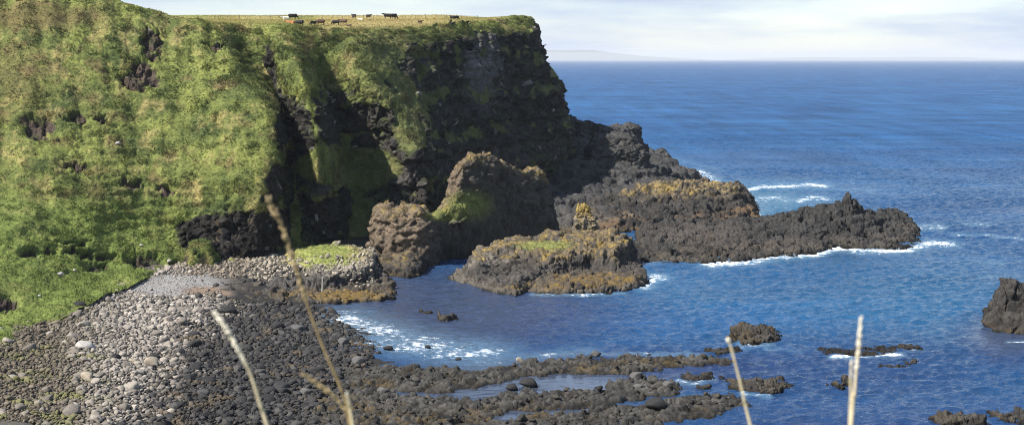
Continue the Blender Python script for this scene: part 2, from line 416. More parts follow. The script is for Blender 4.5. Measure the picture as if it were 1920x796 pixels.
def island(name, tiers, res=0.22, seed=0, cell=(1.6, 1.6, 2.0), amp=0.9, crack=0.5, fine=0.35, colour=None, wob=0.8, zmin=-1.0, extra=None, mat=None, step=0.0):
    """tiers: list of (plan polygon, height points, edge width, edge power); the rock is their maximum"""
    allp = np.concatenate([np.asarray(t[0])[:, :2] for t in tiers])
    x0, y0 = allp.min(0) - 2.0; x1, y1 = allp.max(0) + 2.0
    nx = int((x1 - x0) / res) + 2; ny = int((y1 - y0) / res) + 2
    X, Y = np.meshgrid(np.linspace(x0, x1, nx), np.linspace(y0, y1, ny))
    q = np.stack([X.ravel(), Y.ravel(), np.zeros(X.size)], 1)
    wx = (wob * fbm(q, 2.6, 3, seed + 1) * 1.6).reshape(X.shape); wy = (wob * fbm(q + 50, 2.6, 3, seed + 2) * 1.6).reshape(X.shape)
    Z = np.full(X.shape, zmin)
    tid = np.zeros(X.shape)
    for k, (poly, hp, ew, pw) in enumerate(tiers):
        s = sdf_poly(X + wx, Y + wy, poly)
        h = idw(X, Y, hp)
        e = np.clip((s + 0.4) / ew, 0, 1) ** pw
        z = zmin + (h - zmin) * e
        z = np.where(s < -0.4, zmin, z)
        tid = np.where(z > Z, k, tid); Z = np.maximum(Z, z)
    if step:                                                       # flat ledges and steep risers
        zn = Z + (0.9 * step * fbm(q, 7 * step, 3, seed + 21)).reshape(Z.shape)
        k_ = np.floor(zn / step); f_ = zn / step - k_
        Zs_ = Z + 0.9 * ((k_ + sst(0.62, 1.0, f_)) * step - zn)
        Z = np.where(Z > zmin + 0.3, np.maximum(Zs_, np.minimum(Z, 0.75)), Z)
    if extra is not None: Z = extra(X, Y, Z)
    Pg = np.stack([X, Y, Z], 2)
    Ng = grid_normals(blur(Pg, 3)); Ng = np.where(Ng[..., 2:3] < 0, -Ng, Ng)
    p = Pg.reshape(-1, 3).astype(np.float32); n = Ng.reshape(-1, 3).astype(np.float32)
    soft = sst(zmin + 0.05, zmin + 0.6, p[:, 2])
    va, ea, cid = facets(p, np.array(cell) * 1.9, seed + 3, 0.25, 0.9)
    vb, eb, gid = facets(p, np.array(cell) * 0.8, seed + 4, 0.3, 0.9)
    cm = 0.35 + 0.65 * sst(-0.25, 0.2, fbm(p, 4, 2, seed + 9))
    d = 1.0 * amp * va - 1.1 * crack * cm * sst(0.16, 0.0, ea) + 0.36 * amp * vb - 0.45 * crack * sst(0.18, 0.0, eb) + 0.6 * amp * fbm(p, 4.0, 2, seed + 5)
    rk = np.ones(len(p), np.float32)
    info = dict(p=p, n=n, cid=cid, gid=gid, tid=tid.ravel(), nx=nx, ny=ny, rough=rk)
    c = colour(info) if colour else rock_cols(p, gid, seed)
    d = d * info['rough'] * soft
    p2 = p + n * d[:, None]
    F = grid_faces(ny, nx)
    keep = (p2[F][:, :, 2] > zmin + 0.25).any(1)
    F = F[keep]
    used = np.unique(F); remap = np.zeros(len(p2), np.int32); remap[used] = np.arange(len(used))
    o = mesh_np(name, p2[used], remap[F], c[used], mat or M_ROCK)
    def hz(x, y):
        i = np.clip(((np.asarray(x) - x0) / (x1 - x0) * (nx - 1)).astype(int), 0, nx - 1); j = np.clip(((np.asarray(y) - y0) / (y1 - y0) * (ny - 1)).astype(int), 0, ny - 1)
        return p2.reshape(ny, nx, 3)[j, i, 2]
    return o, hz

def wetline(c, p, seed, weed=0.0, lo=0.2, hi=1.3):
    """dark wet rock and weed just over the waterline"""
    w = fbm(p, 3, 3, seed + 60)
    c = mix(c, np.array(R_DARK) * 0.7, sst(lo + 0.5, lo, p[:, 2] + 0.5 * w))
    if weed: c = mix(c, WEED, weed * sst(hi, hi - 0.5, p[:, 2] + 0.8 * w) * sst(lo, lo + 0.25, p[:, 2]) * sst(-0.25, 0.15, fbm(p, 4, 3, seed + 61)))
    return c

def lich(c, i, seed, z0, z1, amount=0.8, up=0.55):
    p, n = i['p'], i['n']
    m = sst(z0, z1, p[:, 2] + 1.5 * fbm(p, 4, 3, seed + 70)) * sst(up - 0.25, up + 0.15, n[:, 2] + 0.3 * fbm(p, 1.5, 3, seed + 71))
    l = mix(LICHEN2, LICHEN, np.clip(0.4 + 2.0 * fbm(p, 2, 3, seed + 72), 0, 1))
    return mix(c, l, np.clip(m * amount * (0.5 + 2.2 * fbm(p, 1.6, 4, seed + 73)), 0, 1))

# --- the terrace under the headland's point
def col_terrace(i):
    p = i['p']; c = rock_cols(p, i['gid'], 401, base=((0.024, 0.0235, 0.023), (0.07, 0.067, 0.064)))
    c = mix(c, (0.16, 0.11, 0.06), 0.7 * sst(3.2, 1.2, p[:, 2] + fbm(p, 5, 3, 402) * 2) * sst(12, 22, p[:, 0]))
    return wetline(c, p, 403)
tA = ([tuple(WZ(1334, 333, 0)[:2]), tuple(WZ(1290, 322, 0)[:2]), (62, 560), (20, 575), (-8, 520), (2, 430), (5, 392), (7, 360), (11, 338), (26, 338), (34, 356), tuple(WZ(1200, 412, 2)[:2]), tuple(WZ(1290, 380, 1)[:2])],
      zpts([(1030, 345, 402), (1040, 300, 418), (1080, 299, 421), (1120, 298, 425), (1160, 300, 426), (1200, 304, 426), (1235, 308, 432), (1262, 316, 442), (1040, 372, 378), (1050, 422, 343), (1110, 420, 345), (1050, 400, 358), (1100, 345, 396), (1160, 350, 396), (1220, 350, 398), (1100, 380, 375), (1160, 386, 374), (1075, 250, 470), (1240, 300, 462), (1290, 318, 485), (1150, 400, 360), (1100, 402, 358), (1330, 331, 498), (1270, 345, 425), (1020, 270, 440), (1120, 262, 490), (1180, 280, 470), (1300, 330, 460)]), 5.0, 0.7)
tA3 = ([(16, 470), (34, 470), (46, 486), (50, 505), (20, 530), (5, 500)], zpts([(1062, 214, 480), (1090, 222, 482), (1112, 233, 485), (1130, 246, 488)]), 5.0, 0.6)
o, hz_terr = island('rock_terrace', [tA, tA3], step=2.3, res=0.25, seed=410, cell=(2.6, 2.6, 2.0), amp=1.0, crack=0.7, fine=0.6, colour=col_terrace)
set_props(o, 'grey basalt terrace sloping to the sea from the foot of the high headland', 'rock outcrop')

# --- ridge crusted with lichen
def col_ridge(i):
    p = i['p']; c = rock_cols(p, i['gid'], 421)
    c = mix(c, PALE, 0.5 * np.clip(1.5 * fbm(p, 3, 3, 422) - 0.1, 0, 1) * sst(4, 6, p[:, 2]))
    c = lich(c, i, 423, 4.6, 6.6, 0.95, 0.5)
    c = mix(c, (0.15, 0.095, 0.05), 0.55 * sst(3.0, 1.5, p[:, 2] + 1.5 * fbm(p, 4, 3, 425)) * sst(0.0, 0.25, fbm(p, 5, 3, 426) + 0.08))
    return wetline(c, p, 424, 0.2)
pB = front([(1035, 438), (1080, 436), (1180, 432), (1290, 422), (1380, 414), (1426, 404)], 0.4) + front([(1415, 385), (1385, 362)], 0) + [tuple(W(1330, 345, 410)[:2]), tuple(W(1200, 350, 402)[:2]), tuple(W(1085, 390, 380)[:2]), tuple(W(1030, 405, 366)[:2])]
hB = zpts([(1045, 424, 348), (1050, 408, 360), (1130, 392, 366), (1085, 420, 352), (1100, 395, 364), (1150, 378, 372), (1200, 360, 382), (1240, 342, 388), (1280, 336, 391), (1320, 342, 392), (1368, 344, 388), (1385, 356, 386), (1405, 385, 383), (1422, 398, 385), (1240, 380, 366), (1180, 395, 360), (1300, 375, 372), (1350, 395, 368), (1380, 398, 372), (1130, 415, 350), (1290, 405, 360)])
o, hz_B = island('rock_ridge', [(pB, hB, 3.0, 0.6)], step=1.7, res=0.2, seed=430, cell=(1.7, 1.7, 2.2), amp=1.0, crack=0.8, fine=0.5, colour=col_ridge)
set_props(o, 'long black rock ridge capped with yellow lichen between the terrace and the outer reef', 'rock outcrop')

# --- outer reef of column stumps
def col_reef(i):
    p = i['p']; c = rock_cols(p, i['gid'], 441, base=((0.015, 0.0145, 0.014), (0.05, 0.0475, 0.044)))
    c = mix(c, (0.075, 0.063, 0.05), 0.5 * sst(2.6, 1.0, p[:, 2] + 1.5 * fbm(p, 5, 3, 442)) * sst(-0.1, 0.2, fbm(p, 6, 3, 444)))
    c = mix(c, (0.085, 0.07, 0.06), 0.35 * ellip(*proj(p), 1300, 435, 90, 18, 0.6))
    return wetline(c, p, 443, 0.06)
pC = front([(1196, 490), (1260, 492), (1330, 495), (1400, 490), (1450, 482), (1530, 476), (1570, 464), (1640, 468), (1700, 468), (1724, 458)], 0) + front([(1718, 430), (1690, 412)], 0) + [tuple(W(1600, 400, 352)[:2]), tuple(W(1500, 400, 352)[:2]), tuple(W(1410, 405, 350)[:2]), tuple(W(1300, 420, 345)[:2]), tuple(W(1190, 430, 342)[:2])]
hC = zpts([(1205, 470, 300), (1215, 440, 322), (1280, 420, 335), (1340, 416, 340), (1420, 411, 342), (1480, 400, 340), (1540, 388, 338), (1590, 370, 337), (1625, 400, 334), (1665, 431, 331), (1700, 440, 328), (1716, 455, 321), (1640, 446, 321), (1560, 445, 318), (1480, 455, 312), (1400, 465, 305), (1330, 475, 300), (1550, 415, 328), (1450, 425, 325), (1600, 410, 330), (1350, 445, 318), (1700, 462, 318)])
def bumpsC(X, Y, Z):
    for a, b, D, r, h in [(1588, 378, 336, 0.9, 1.5), (1603, 384, 336, 0.6, 1.3), (1555, 390, 335, 1.6, 0.8), (1575, 415, 326, 1.3, 1.3), (1640, 408, 331, 1.2, 0.5), (1500, 398, 336, 1.6, 0.8)]:
        q = W(a, b, D); d = np.sqrt((X - q[0]) ** 2 + (Y - q[1]) ** 2)
        Z = np.maximum(Z, np.where(d < r * 1.3, Z + h * (1 - sst(0.75, 1.25, d / r)), -9))
    return Z
o, hz_C = island('rock_reef', [(pC, hC, 2.6, 0.6)], step=1.25, res=0.18, seed=450, cell=(1.35, 1.35, 2.2), amp=1.0, crack=0.8, fine=0.4, colour=col_reef, extra=bumpsC)
set_props(o, 'outermost dark reef of broken basalt columns with surf breaking along its edge', 'rock reef')

# --- low island in front of the stack
def col_low(i):
    p = i['p']; X_, Y_ = proj(p); c = rock_cols(p, i['gid'], 461, base=((0.03, 0.027, 0.024), (0.08, 0.07, 0.06)))
    c = mix(c, PALE, 0.55 * np.clip(0.3 + 1.8 * fbm(p, 2.4, 3, 462), 0, 1) * sst(2.0, 3.0, p[:, 2]) * sst(1010, 900, X_))
    c = mix(c, (0.10, 0.08, 0.064), 0.5 * np.clip(0.2 + 1.8 * fbm(p, 3, 3, 467), 0, 1) * sst(2.6, 3.4, p[:, 2]))
    c = lich(c, i, 463, 3.0, 4.4, 1.0, 0.5)
    gr = ellip(X_, Y_, 1020, 459, 50, 9, 0.4) * sst(0.5, 0.8, i['n'][:, 2])
    c = mix(c, np.array(G_BRIGHT) * 0.9, gr * 0.75); i['rough'] = i['rough'] * (1 - 0.7 * gr)
    xw, yw = X_ + 40 * fbm(p, 1.8, 4, 468), Y_ + 12 * fbm(p, 1.5, 4, 469)
    wd = np.maximum(ellip(xw, yw, 1120, 523, 90, 12, 0.5), ellip(xw, yw, 1010, 536, 60, 6, 0.6)) * sst(2.6, 1.6, p[:, 2])
    wd = wd * np.clip(0.55 + 1.6 * fbm(p, 1.3, 3, 466), 0, 1)
    c = mix(c, np.array(WEED) * 1.05, wd * 0.95); i['rough'] = i['rough'] * (1 - 0.6 * wd)
    c = mix(c, (0.11, 0.098, 0.082), 0.5 * sst(1.1, 0.7, p[:, 2]) * sst(0.2, 0.4, p[:, 2]))
    return wetline(c, p, 464, 0.08, 0.1)
pD = front([(836, 524), (870, 534), (960, 545), (1050, 552), (1150, 550), (1208, 536)], 0) + [tuple(WZ(1212, 522, 0)[:2])] + [tuple(W(1200, 470, 290)[:2]), tuple(W(1090, 470, 300)[:2]), tuple(W(960, 470, 297)[:2]), tuple(W(880, 490, 285)[:2])]
hD0 = np.array([WZ(a, b, z) for a, b, z in [(845, 522, 0.6), (880, 528, 1.0), (900, 534, 1.0), (960, 540, 0.9), (1000, 541, 1.1), (1050, 543, 1.0), (1100, 541, 1.2), (1160, 540, 1.0), (1195, 530, 1.1), (1120, 524, 2.2), (1060, 526, 2.1), (1010, 530, 1.9), (1180, 515, 2.0), (1195, 505, 1.8), (950, 522, 2.0)]])
pD1 = front([(866, 505), (900, 522), (965, 535), (1000, 522), (1030, 505), (1100, 497), (1160, 500), (1190, 480)], 2.0) + [tuple(W(1194, 470, 288)[:2]), tuple(W(1150, 470, 296)[:2]), tuple(W(1060, 470, 297)[:2]), tuple(W(950, 470, 293)[:2]), tuple(W(878, 480, 284)[:2])]
hD1 = zpts([(872, 486, 272), (910, 462, 282), (960, 450, 285), (1000, 448, 286), (1040, 436, 290), (1100, 432, 290), (1150, 430, 290), (1185, 436, 288), (900, 480, 272), (960, 475, 275), (1020, 465, 278), (1080, 460, 279), (1140, 462, 279), (1180, 458, 280), (940, 515, 263), (960, 505, 266)])
o, hz_D = island('rock_island', [(pD, hD0, 1.4, 0.6), (pD1, hD1, 2.3, 0.6)], step=1.0, res=0.16, seed=470, cell=(1.2, 1.2, 0.9), amp=0.62, crack=0.5, fine=0.35, colour=col_low)
GRASSY = [o]
set_props(o, 'low flat-topped rock island with ochre lichen and a weedy shelf before the tall stack', 'rock island')

# --- grassy ledge west of the stack
def col_ledge(i):
    p = i['p']; X_, Y_ = proj(p); c = rock_cols(p, i['gid'], 481, base=((0.028, 0.026, 0.024), (0.08, 0.073, 0.065)))
    c = mix(c, PALE, 0.9 * np.clip(0.55 + 1.8 * fbm(p, 1.3, 3, 482), 0, 1) * sst(2.2, 3.4, p[:, 2]))
    q = 26 * fbm(p, 1.6, 4, 488)
    g = ellip(X_ + q, Y_ + q * 0.6, 600, 478, 92, 22, 0.25) * sst(0.4, 0.75, i['n'][:, 2])
    c = mix(c, mix(np.array(G_BRIGHT) * 1.05, np.array(G_STRAW), np.clip(sst(575, 530, X_ + 2 * q) + sst(640, 690, X_ + 2 * q), 0, 1) * 0.85), g)
    i['rough'] = i['rough'] * (1 - 0.8 * g)
    wd = ellip(X_ + 45 * fbm(p, 1.8, 4, 489), Y_ + 12 * fbm(p, 1.5, 4, 486), 640, 553, 92, 8, 0.6) * np.clip(0.75 + 1.2 * fbm(p, 0.9, 3, 485), 0, 1) * sst(1.6, 1.0, p[:, 2])
    c = mix(c, np.array(WEED) * 1.1, wd); i['rough'] = i['rough'] * (1 - 0.7 * wd)
    return wetline(c, p, 483, 0.2, 0.05)
pE = front([(400, 562), (480, 568), (560, 570), (650, 570), (738, 562), (742, 548)], 0) + [tuple(WZ(728, 520, 0.5)[:2]), tuple(W(720, 480, 283)[:2]), tuple(W(600, 460, 293)[:2]), tuple(W(460, 480, 290)[:2]), tuple(W(390, 520, 266)[:2])]
hE0 = np.array([WZ(a, b, z) for a, b, z in [(400, 552, 1.0), (480, 556, 0.9), (560, 556, 0.8), (650, 556, 0.8), (735, 552, 0.8), (640, 548, 0.9), (560, 548, 1.0), (700, 545, 1.0), (500, 545, 1.2), (440, 535, 1.6), (400, 525, 2.0), (720, 520, 0.9)]])
pE1 = front([(425, 536), (480, 540), (540, 542), (620, 540), (690, 530), (706, 520)], 0.8) + [tuple(W(712, 480, 282)[:2]), tuple(W(640, 460, 291)[:2]), tuple(W(500, 480, 288)[:2]), tuple(W(400, 505, 275)[:2])]
hE1 = zpts([(430, 528, 258), (430, 505, 272), (480, 525, 258), (500, 498, 272), (540, 517, 258), (540, 485, 272), (600, 507, 259), (590, 464, 279), (640, 502, 260), (650, 460, 281), (690, 492, 264), (690, 470, 278), (520, 500, 266), (460, 500, 276), (600, 480, 270)])
o, hz_E = island('rock_ledge', [(pE, hE0, 1.2, 0.6), (pE1, hE1, 1.5, 0.5)], step=0.8, res=0.16, seed=490, cell=(1.1, 1.1, 1.1), amp=0.75, crack=0.5, fine=0.35, colour=col_ledge)
GRASSY.append(o)
set_props(o, 'rock ledge topped with a patch of bright green grass beside the cobble spit', 'rock ledge')

# --- boulder rock under the left lobe of the stack
def col_plain(seed, lichen=None, weed=0.2, base=(R_DARK, R_GREY)):
    def f(i):
        c = rock_cols(i['p'], i['gid'], seed, base=base)
        if lichen: c = lich(c, i, seed + 1, lichen[0], lichen[1], lichen[2], 0.5)
        return wetline(c, i['p'], seed + 2, weed, 0.1)
    return f
pF = front([(704, 512), (740, 520), (780, 519), (794, 510)], 0) + [tuple(W(800, 490, 284)[:2]), tuple(W(705, 490, 284)[:2])]
o, _ = island('skerry', [(pF, zpts([(710, 500, 270), (720, 488, 275), (750, 481, 276), (785, 484, 276), (790, 500, 270), (745, 500, 269)]), 1.3, 0.5)], res=0.16, seed=510, cell=(1.3, 1.3, 0.7), amp=0.7, colour=col_plain(511, (1.8, 2.6, 0.6)))
set_props(o, 'squat layered rock at the water under the pale lobe of the stack', 'rock')

def cap(lst, D, depth, z=0.0):
    """closed plan polygon: waterline pixels in front, then the same span pushed back by depth"""
    f = front(lst, z)
    return f + [(x, y + depth) for x, y in (f[-1], f[len(f) // 2], f[0])]

# --- other rocks standing in the water: (name, waterline, height points, depth, label)
pG = front([(1846, 612), (1870, 622), (1920, 627), (1985, 622)], 0) + [tuple(W(1985, 600, 236)[:2]), tuple(W(1930, 600, 238)[:2]), tuple(W(1862, 600, 232)[:2])]
o, _ = island('sea_rock', [(pG, zpts([(1852, 580, 221), (1862, 550, 222), (1876, 530, 223), (1893, 518, 223.5), (1893, 522, 225), (1908, 530, 224), (1925, 540, 225), (1960, 550, 228), (1990, 590, 230), (1870, 600, 219), (1910, 600, 219)]), 2.2, 0.55)], res=0.14, seed=520, cell=(1.5, 1.5, 1.5), amp=1.0, crack=0.6, colour=col_plain(521))
set_props(o, 'tall dark knobbly rock cut off by the edge of the picture, dark reflection below it', 'rock')
pH = front([(1364, 640), (1385, 648), (1420, 648), (1466, 636)], 0) + [tuple(W(1464, 630, 214)[:2]), tuple(W(1430, 630, 218)[:2]), tuple(W(1375, 630, 217)[:2])]
o, _ = island('sea_rock', [(pH, zpts([(1370, 634, 209), (1385, 620, 211), (1410, 613, 212), (1432, 614, 212), (1450, 626, 211), (1464, 632, 211), (1410, 630, 208)]), 1.0, 0.6)], res=0.12, seed=530, cell=(1.1, 0.9, 0.9), amp=0.7, colour=col_plain(531))
set_props(o, 'dark hump-backed rock alone in the open water beyond the shore reefs', 'rock')

small = [
 ('low_reef', [(1368, 728), (1400, 736), (1450, 738), (1488, 730)], 0.62, 6, 'short lumpy reef lying parallel to and just off the shore platform'),
 ('low_reef', [(1545, 664), (1600, 668), (1660, 666), (1690, 658)], 0.22, 5, 'flat grey reef barely above water with a white foam line along it'),
 ('low_reef', [(1672, 656), (1700, 656), (1730, 652)], 0.3, 3, 'thin sliver of reef at the tip of the foam-lined reef'),
 ('sea_stone', [(1560, 726), (1576, 728), (1594, 723)], 0.75, 1.6, 'pair of small brown domes in open water beside the pale grass stem'),
 ('sea_stone', [(1698, 681), (1710, 683), (1720, 680)], 0.5, 1.2, 'small round stone in the water past the foam-lined reef'),
 ('sea_stone', [(1655, 690), (1680, 693), (1700, 689)], 0.3, 2.0, 'awash brown stone between the round stone and the foam-lined reef'),
 ('low_reef', [(1758, 798), (1790, 800), (1850, 797)], 0.9, 3.5, 'rough dark reef tip rising from the water at the bottom edge'),
 ('low_reef', [(1868, 786), (1900, 792), (1945, 790)], 0.8, 3.5, 'rough dark reef in the bottom corner below the tall knobbly rock'),
 ('sea_stone', [(789, 586), (800, 588), (812, 586)], 0.6, 1.5, 'smaller of two brown stones in the middle of the dark bay'),
 ('sea_stone', [(820, 600), (838, 602), (851, 599)], 0.95, 2.0, 'larger of two brown stones in the middle of the dark bay'),
 ('low_reef', [(1280, 712), (1310, 716), (1340, 708)], 0.35, 3, 'small weedy reef with white water around it at the outer end of the platform'),
 ('low_reef', [(1305, 726), (1320, 729), (1335, 725)], 0.3, 1.5, 'tiny brown reef beyond the outer end of the platform'),
 ('low_reef', [(1325, 660), (1350, 664), (1395, 658)], 0.35, 2.5, 'low weedy reef just below the hump-backed rock'),
]
for k, (nm, wl, hh, dep, lab) in enumerate(small):
    f = front(wl, 0.0); pl = f + [(x, y + dep) for x, y in (f[-1], f[1], f[0])]
    cx = np.mean([q[0] for q in pl]); cy = np.mean([q[1] for q in pl])
    hp = [(cx, cy, hh * 1.1)] + [(x * 0.75 + cx * 0.25, y * 0.75 + cy * 0.25, hh * (0.7 + 0.5 * random.random())) for x, y in pl]
    ew = min(1.0, dep * 0.35)
    o, _ = island(nm, [(pl, hp, ew, 0.6)], res=0.1, seed=540 + 7 * k, cell=(0.8, 0.7, 0.7), amp=0.7 * min(1, hh * 1.3), crack=0.5, fine=0.3, wob=0.35, zmin=-0.6,
                  colour=col_plain(541 + 7 * k, None, 0.1, ((0.024, 0.022, 0.02), (0.062, 0.056, 0.049))))
    set_props(o, lab, 'rock')

# ------------------------------------------------------------------ the stack, a fin of rock with two lobes
def fin(name, spine, zb, seed, res=0.18, amp=0.6, colour=None, cell=(1.4, 1.4, 1.2), q=0.5):
    """spine: (px,py,D,width front,width back); cross-sections run from the front foot over the crest to the back foot"""
    S = []
    for a, b, D, wf, wb in spine:
        w = W(a, b, D); S.append((w[0], w[1], w[2], wf, wb))
    S = np.array(S)
    segs = [max(3, int(np.linalg.norm(S[k + 1, [0, 2]] - S[k, [0, 2]]) / res)) for k in range(len(S) - 1)]
    S = crom(S, segs, 0)
    nT = 150
    th = np.linspace(0, math.pi, nT)
    cs, sn = np.cos(th), np.sin(th)
    tx = np.gradient(blur(S[:, None, :2], 6)[:, 0], axis=0); tx /= np.linalg.norm(tx, axis=1, keepdims=True) + 1e-9
    # horizontal direction across the fin, smoothed so that sections never cross
    nrm = np.stack([tx[:, 1], -tx[:, 0]], 1); nrm[nrm[:, 1] > 0] *= -1
    nrm = nrm * 0.7 + np.array([0, -1.0]) * 0.3
    Pg = np.zeros((len(S), nT, 3))
    off = np.sign(cs) * np.abs(cs) ** 0.8
    w = np.where(cs[None] > 0, S[:, 3:4], S[:, 4:5])
    Pg[..., 0] = S[:, 0:1] + nrm[:, 0:1] * off[None] * w
    Pg[..., 1] = S[:, 1:2] + nrm[:, 1:2] * off[None] * w
    Pg[..., 2] = zb + (S[:, 2:3] - zb) * np.abs(sn)[None] ** q
    Ng = grid_normals(blur(Pg, 2))
    ctr = np.array([S[:, 0].mean(), S[:, 1].mean(), zb])
    p = Pg.reshape(-1, 3).astype(np.float32); n = Ng.reshape(-1, 3).astype(np.float32)
    if ((p - ctr) * n).sum() < 0: n = -n
    va, ea, cid = facets(p, np.array(cell) * 1.8, seed, 0.25, 0.9); vb, eb, gid = facets(p, np.array(cell) * 0.75, seed + 1, 0.3, 0.9)
    d = amp * va - 0.4 * amp * sst(0.12, 0, ea) + 0.45 * amp * vb - 0.2 * amp * sst(0.15, 0, eb) + 1.1 * amp * fbm(p, 4.0, 3, seed + 2)
    info = dict(p=p, n=n, cid=cid, gid=gid, rough=np.ones(len(p), np.float32))
    c = colour(info)
    p = p + n * (d * info['rough'])[:, None]
    return mesh_np(name, p, grid_faces(len(S), nT), c, M_ROCK)

def col_stack(i):
    p, n = i['p'], i['n']; X_, Y_ = proj(p)
    c = rock_cols(p, i['gid'], 601, base=((0.04, 0.035, 0.028), (0.09, 0.078, 0.062)))
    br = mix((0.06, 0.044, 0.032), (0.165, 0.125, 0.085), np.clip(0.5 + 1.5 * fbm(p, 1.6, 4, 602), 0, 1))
    c = mix(c, br, np.clip(0.85 * sst(815, 790, X_) + sst(0.1, 0.55, 0.6 * n[:, 2] - 0.8 * n[:, 0] + 0.5 * fbm(p, 3, 3, 603)) * sst(5, 9, p[:, 2]), 0, 1) * 0.95)  # sunlight painted in: faces turned left and up get the tan, front stays dark
    c = lich(c, i, 604, 6.5, 9.0, 0.85, 0.5)
    g = np.maximum(ellip(X_, Y_, 880, 385, 40, 26, 0.5), ellip(X_, Y_, 835, 402, 36, 12, 0.5)) * sst(0.05, 0.4, n[:, 2] + 0.35)
    c = mix(c, np.array(G_BRIGHT) * 0.8, g * 0.85); i['rough'] = i['rough'] * (1 - 0.5 * g)
    return wetline(c, p, 605, 0.0, 0.2)
spine = [(706, 500, 292, 1.5, 1.5), (708, 470, 291, 2.8, 2.5), (710, 420, 290.5, 3.4, 3), (713, 394, 290, 3.8, 3), (724, 381, 289, 4.2, 3), (748, 384, 288, 4.8, 3.2), (778, 382, 287.5, 4.8, 3.2), (797, 390, 288.5, 4.4, 3), (806, 406, 291, 3.2, 3),
         (826, 395, 295, 2.8, 4), (844, 366, 297, 3.0, 4), (853, 330, 298, 3.2, 4), (862, 306, 299, 3.4, 4), (880, 292, 301, 3.4, 4), (912, 285, 305, 3.6, 4), (938, 298, 310, 3.6, 4), (970, 316, 316, 3.8, 4), (1000, 319, 322, 3.8, 4), (1018, 336, 326, 3.4, 4),
         (1029, 375, 328, 3.0, 3), (1035, 420, 329, 2.6, 3), (1042, 480, 330, 1.6, 2)]
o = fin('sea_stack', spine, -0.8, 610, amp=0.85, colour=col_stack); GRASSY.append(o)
set_props(o, 'tall brown sea stack with a saddle between a low round lobe and a high crest', 'sea stack')
def col_block(i):
    return rock_cols(i['p'], i['gid'], 641, base=((0.03, 0.029, 0.027), (0.078, 0.074, 0.07)))
o = fin('rock_block', [(1096, 305, 428, 3, 3), (1100, 285, 428, 6, 5), (1108, 262, 428, 7, 6), (1122, 252, 428, 7, 6), (1150, 249, 429, 7, 6), (1182, 251, 430, 7, 6), (1192, 262, 430, 6, 6), (1204, 282, 431, 5.5, 5), (1222, 305, 432, 4, 4), (1236, 318, 432, 2, 2)], 6.0, 640, res=0.25, amp=0.8, colour=col_block, cell=(1.8, 1.8, 1.3), q=0.5)
set_props(o, 'square-shouldered block of dark rock standing on the terrace under the headland', 'rock')
# pinnacle behind the low island
def col_pin(i):
    p = i['p']; c = rock_cols(p, i['gid'], 621, base=((0.09, 0.08, 0.07), (0.18, 0.155, 0.12)))
    return mix(c, LICHEN, np.clip(0.2 + sst(8.0, 11, p[:, 2]) + 0.9 * fbm(p, 1.0, 3, 622), 0, 0.95))
o = fin('rock_pinnacle', [(1070, 440, 297, 0.6, 0.6), (1076, 415, 297, 1.2, 1.0), (1081, 392, 297, 1.3, 1.1), (1086, 381, 297, 1.2, 1.0), (1097, 381, 297, 1.2, 1.0), (1108, 395, 297, 1.2, 1.0), (1116, 412, 297, 1.2, 1.0), (1124, 440, 297, 0.6, 0.6)], 3.0, 630, res=0.1, amp=0.45, colour=col_pin, cell=(0.7, 0.7, 0.6))
set_props(o, 'small pillar of rock covered in yellow lichen rising behind the low island', 'rock pillar')

# ------------------------------------------------------------------ beach sheet with the shore platform
bp = [(-120, 650, 4.6), (0, 622, 3.6), (60, 592, 3.2), (130, 562, 3.0), (250, 522, 2.6), (340, 497, 2.8), (480, 487, 2.9), (540, 472, 2.9), (600, 466, 2.2), (660, 455, 1.6), (720, 455, 1.2), (330, 530, 2.2), (400, 545, 1.3), (400, 572, 0.7),
      (480, 578, 0.45), (560, 584, 0.25), (610, 592, -0.15), (680, 600, -0.9), (760, 600, -1.5), (640, 620, 0.1), (690, 650, -0.1), (650, 680, 0.25), (760, 660, -0.8), (900, 660, -1), (850, 560, -2), (1000, 590, -3), (740, 530, -1.5),
      (790, 505, -1.2), (830, 500, -0.8), (860, 470, 0.8), (900, 450, 2), (0, 800, 5.6), (150, 800, 3.8), (300, 800, 2.3), (450, 800, 1.3), (600, 800, 0.5), (750, 800, 0), (1000, 800, -0.4), (1200, 800, -0.8), (150, 680, 3.2),
      (300, 680, 1.9), (450, 680, 0.9), (560, 680, 0.5), (300, 600, 1.9), (150, 620, 2.9), (450, 620, .8), (700, 720, -0.1), (900, 740, -0.5), (1100, 740, -0.6), (1300, 740, -1), (900, 690, -0.6), (1200, 640, -2.5), (-200, 800, 8), (-200, 700, 6)]
bpw = [WZ(*p) for p in bp]
bx0, bx1, by0, by1, bres = -100, 36, 138, 322, 0.2
def beach_base(x, y):
    return idw(x, y, bpw, 3.2, 4.0)
reefs = [
 [(640, 690), (700, 686), (800, 688), (900, 693), (1000, 675), (1110, 667), (1200, 669), (1300, 668), (1385, 670), (1385, 677), (1250, 686), (1180, 699), (1080, 696), (1000, 703), (930, 714), (880, 727), (830, 734), (700, 730), (640, 720)],
 [(590, 710), (700, 726), (820, 748), (900, 748), (960, 732), (1050, 733), (1130, 721), (1180, 703), (1230, 706), (1278, 716), (1280, 735), (1200, 747), (1120, 764), (1080, 761), (1020, 765), (960, 770), (925, 782), (900, 830), (560, 830)],
 [(830, 830), (870, 785), (930, 788), (1000, 778), (1110, 764), (1200, 757), (1250, 746), (1330, 740), (1400, 742), (1412, 760), (1330, 776), (1270, 785), (1230, 830)],
]
reefs_w = [[tuple(WZ(a, b, 0.3)[:2]) for a, b in r] for r in reefs]
nx = int((bx1 - bx0) / bres) + 1; ny = int((by1 - by0) / bres) + 1
X, Y = np.meshgrid(np.linspace(bx0, bx1, nx), np.linspace(by0, by1, ny))
Zb = beach_base(X, Y)
q0 = np.stack([X.ravel(), Y.ravel(), np.zeros(X.size)], 1).astype(np.float32)
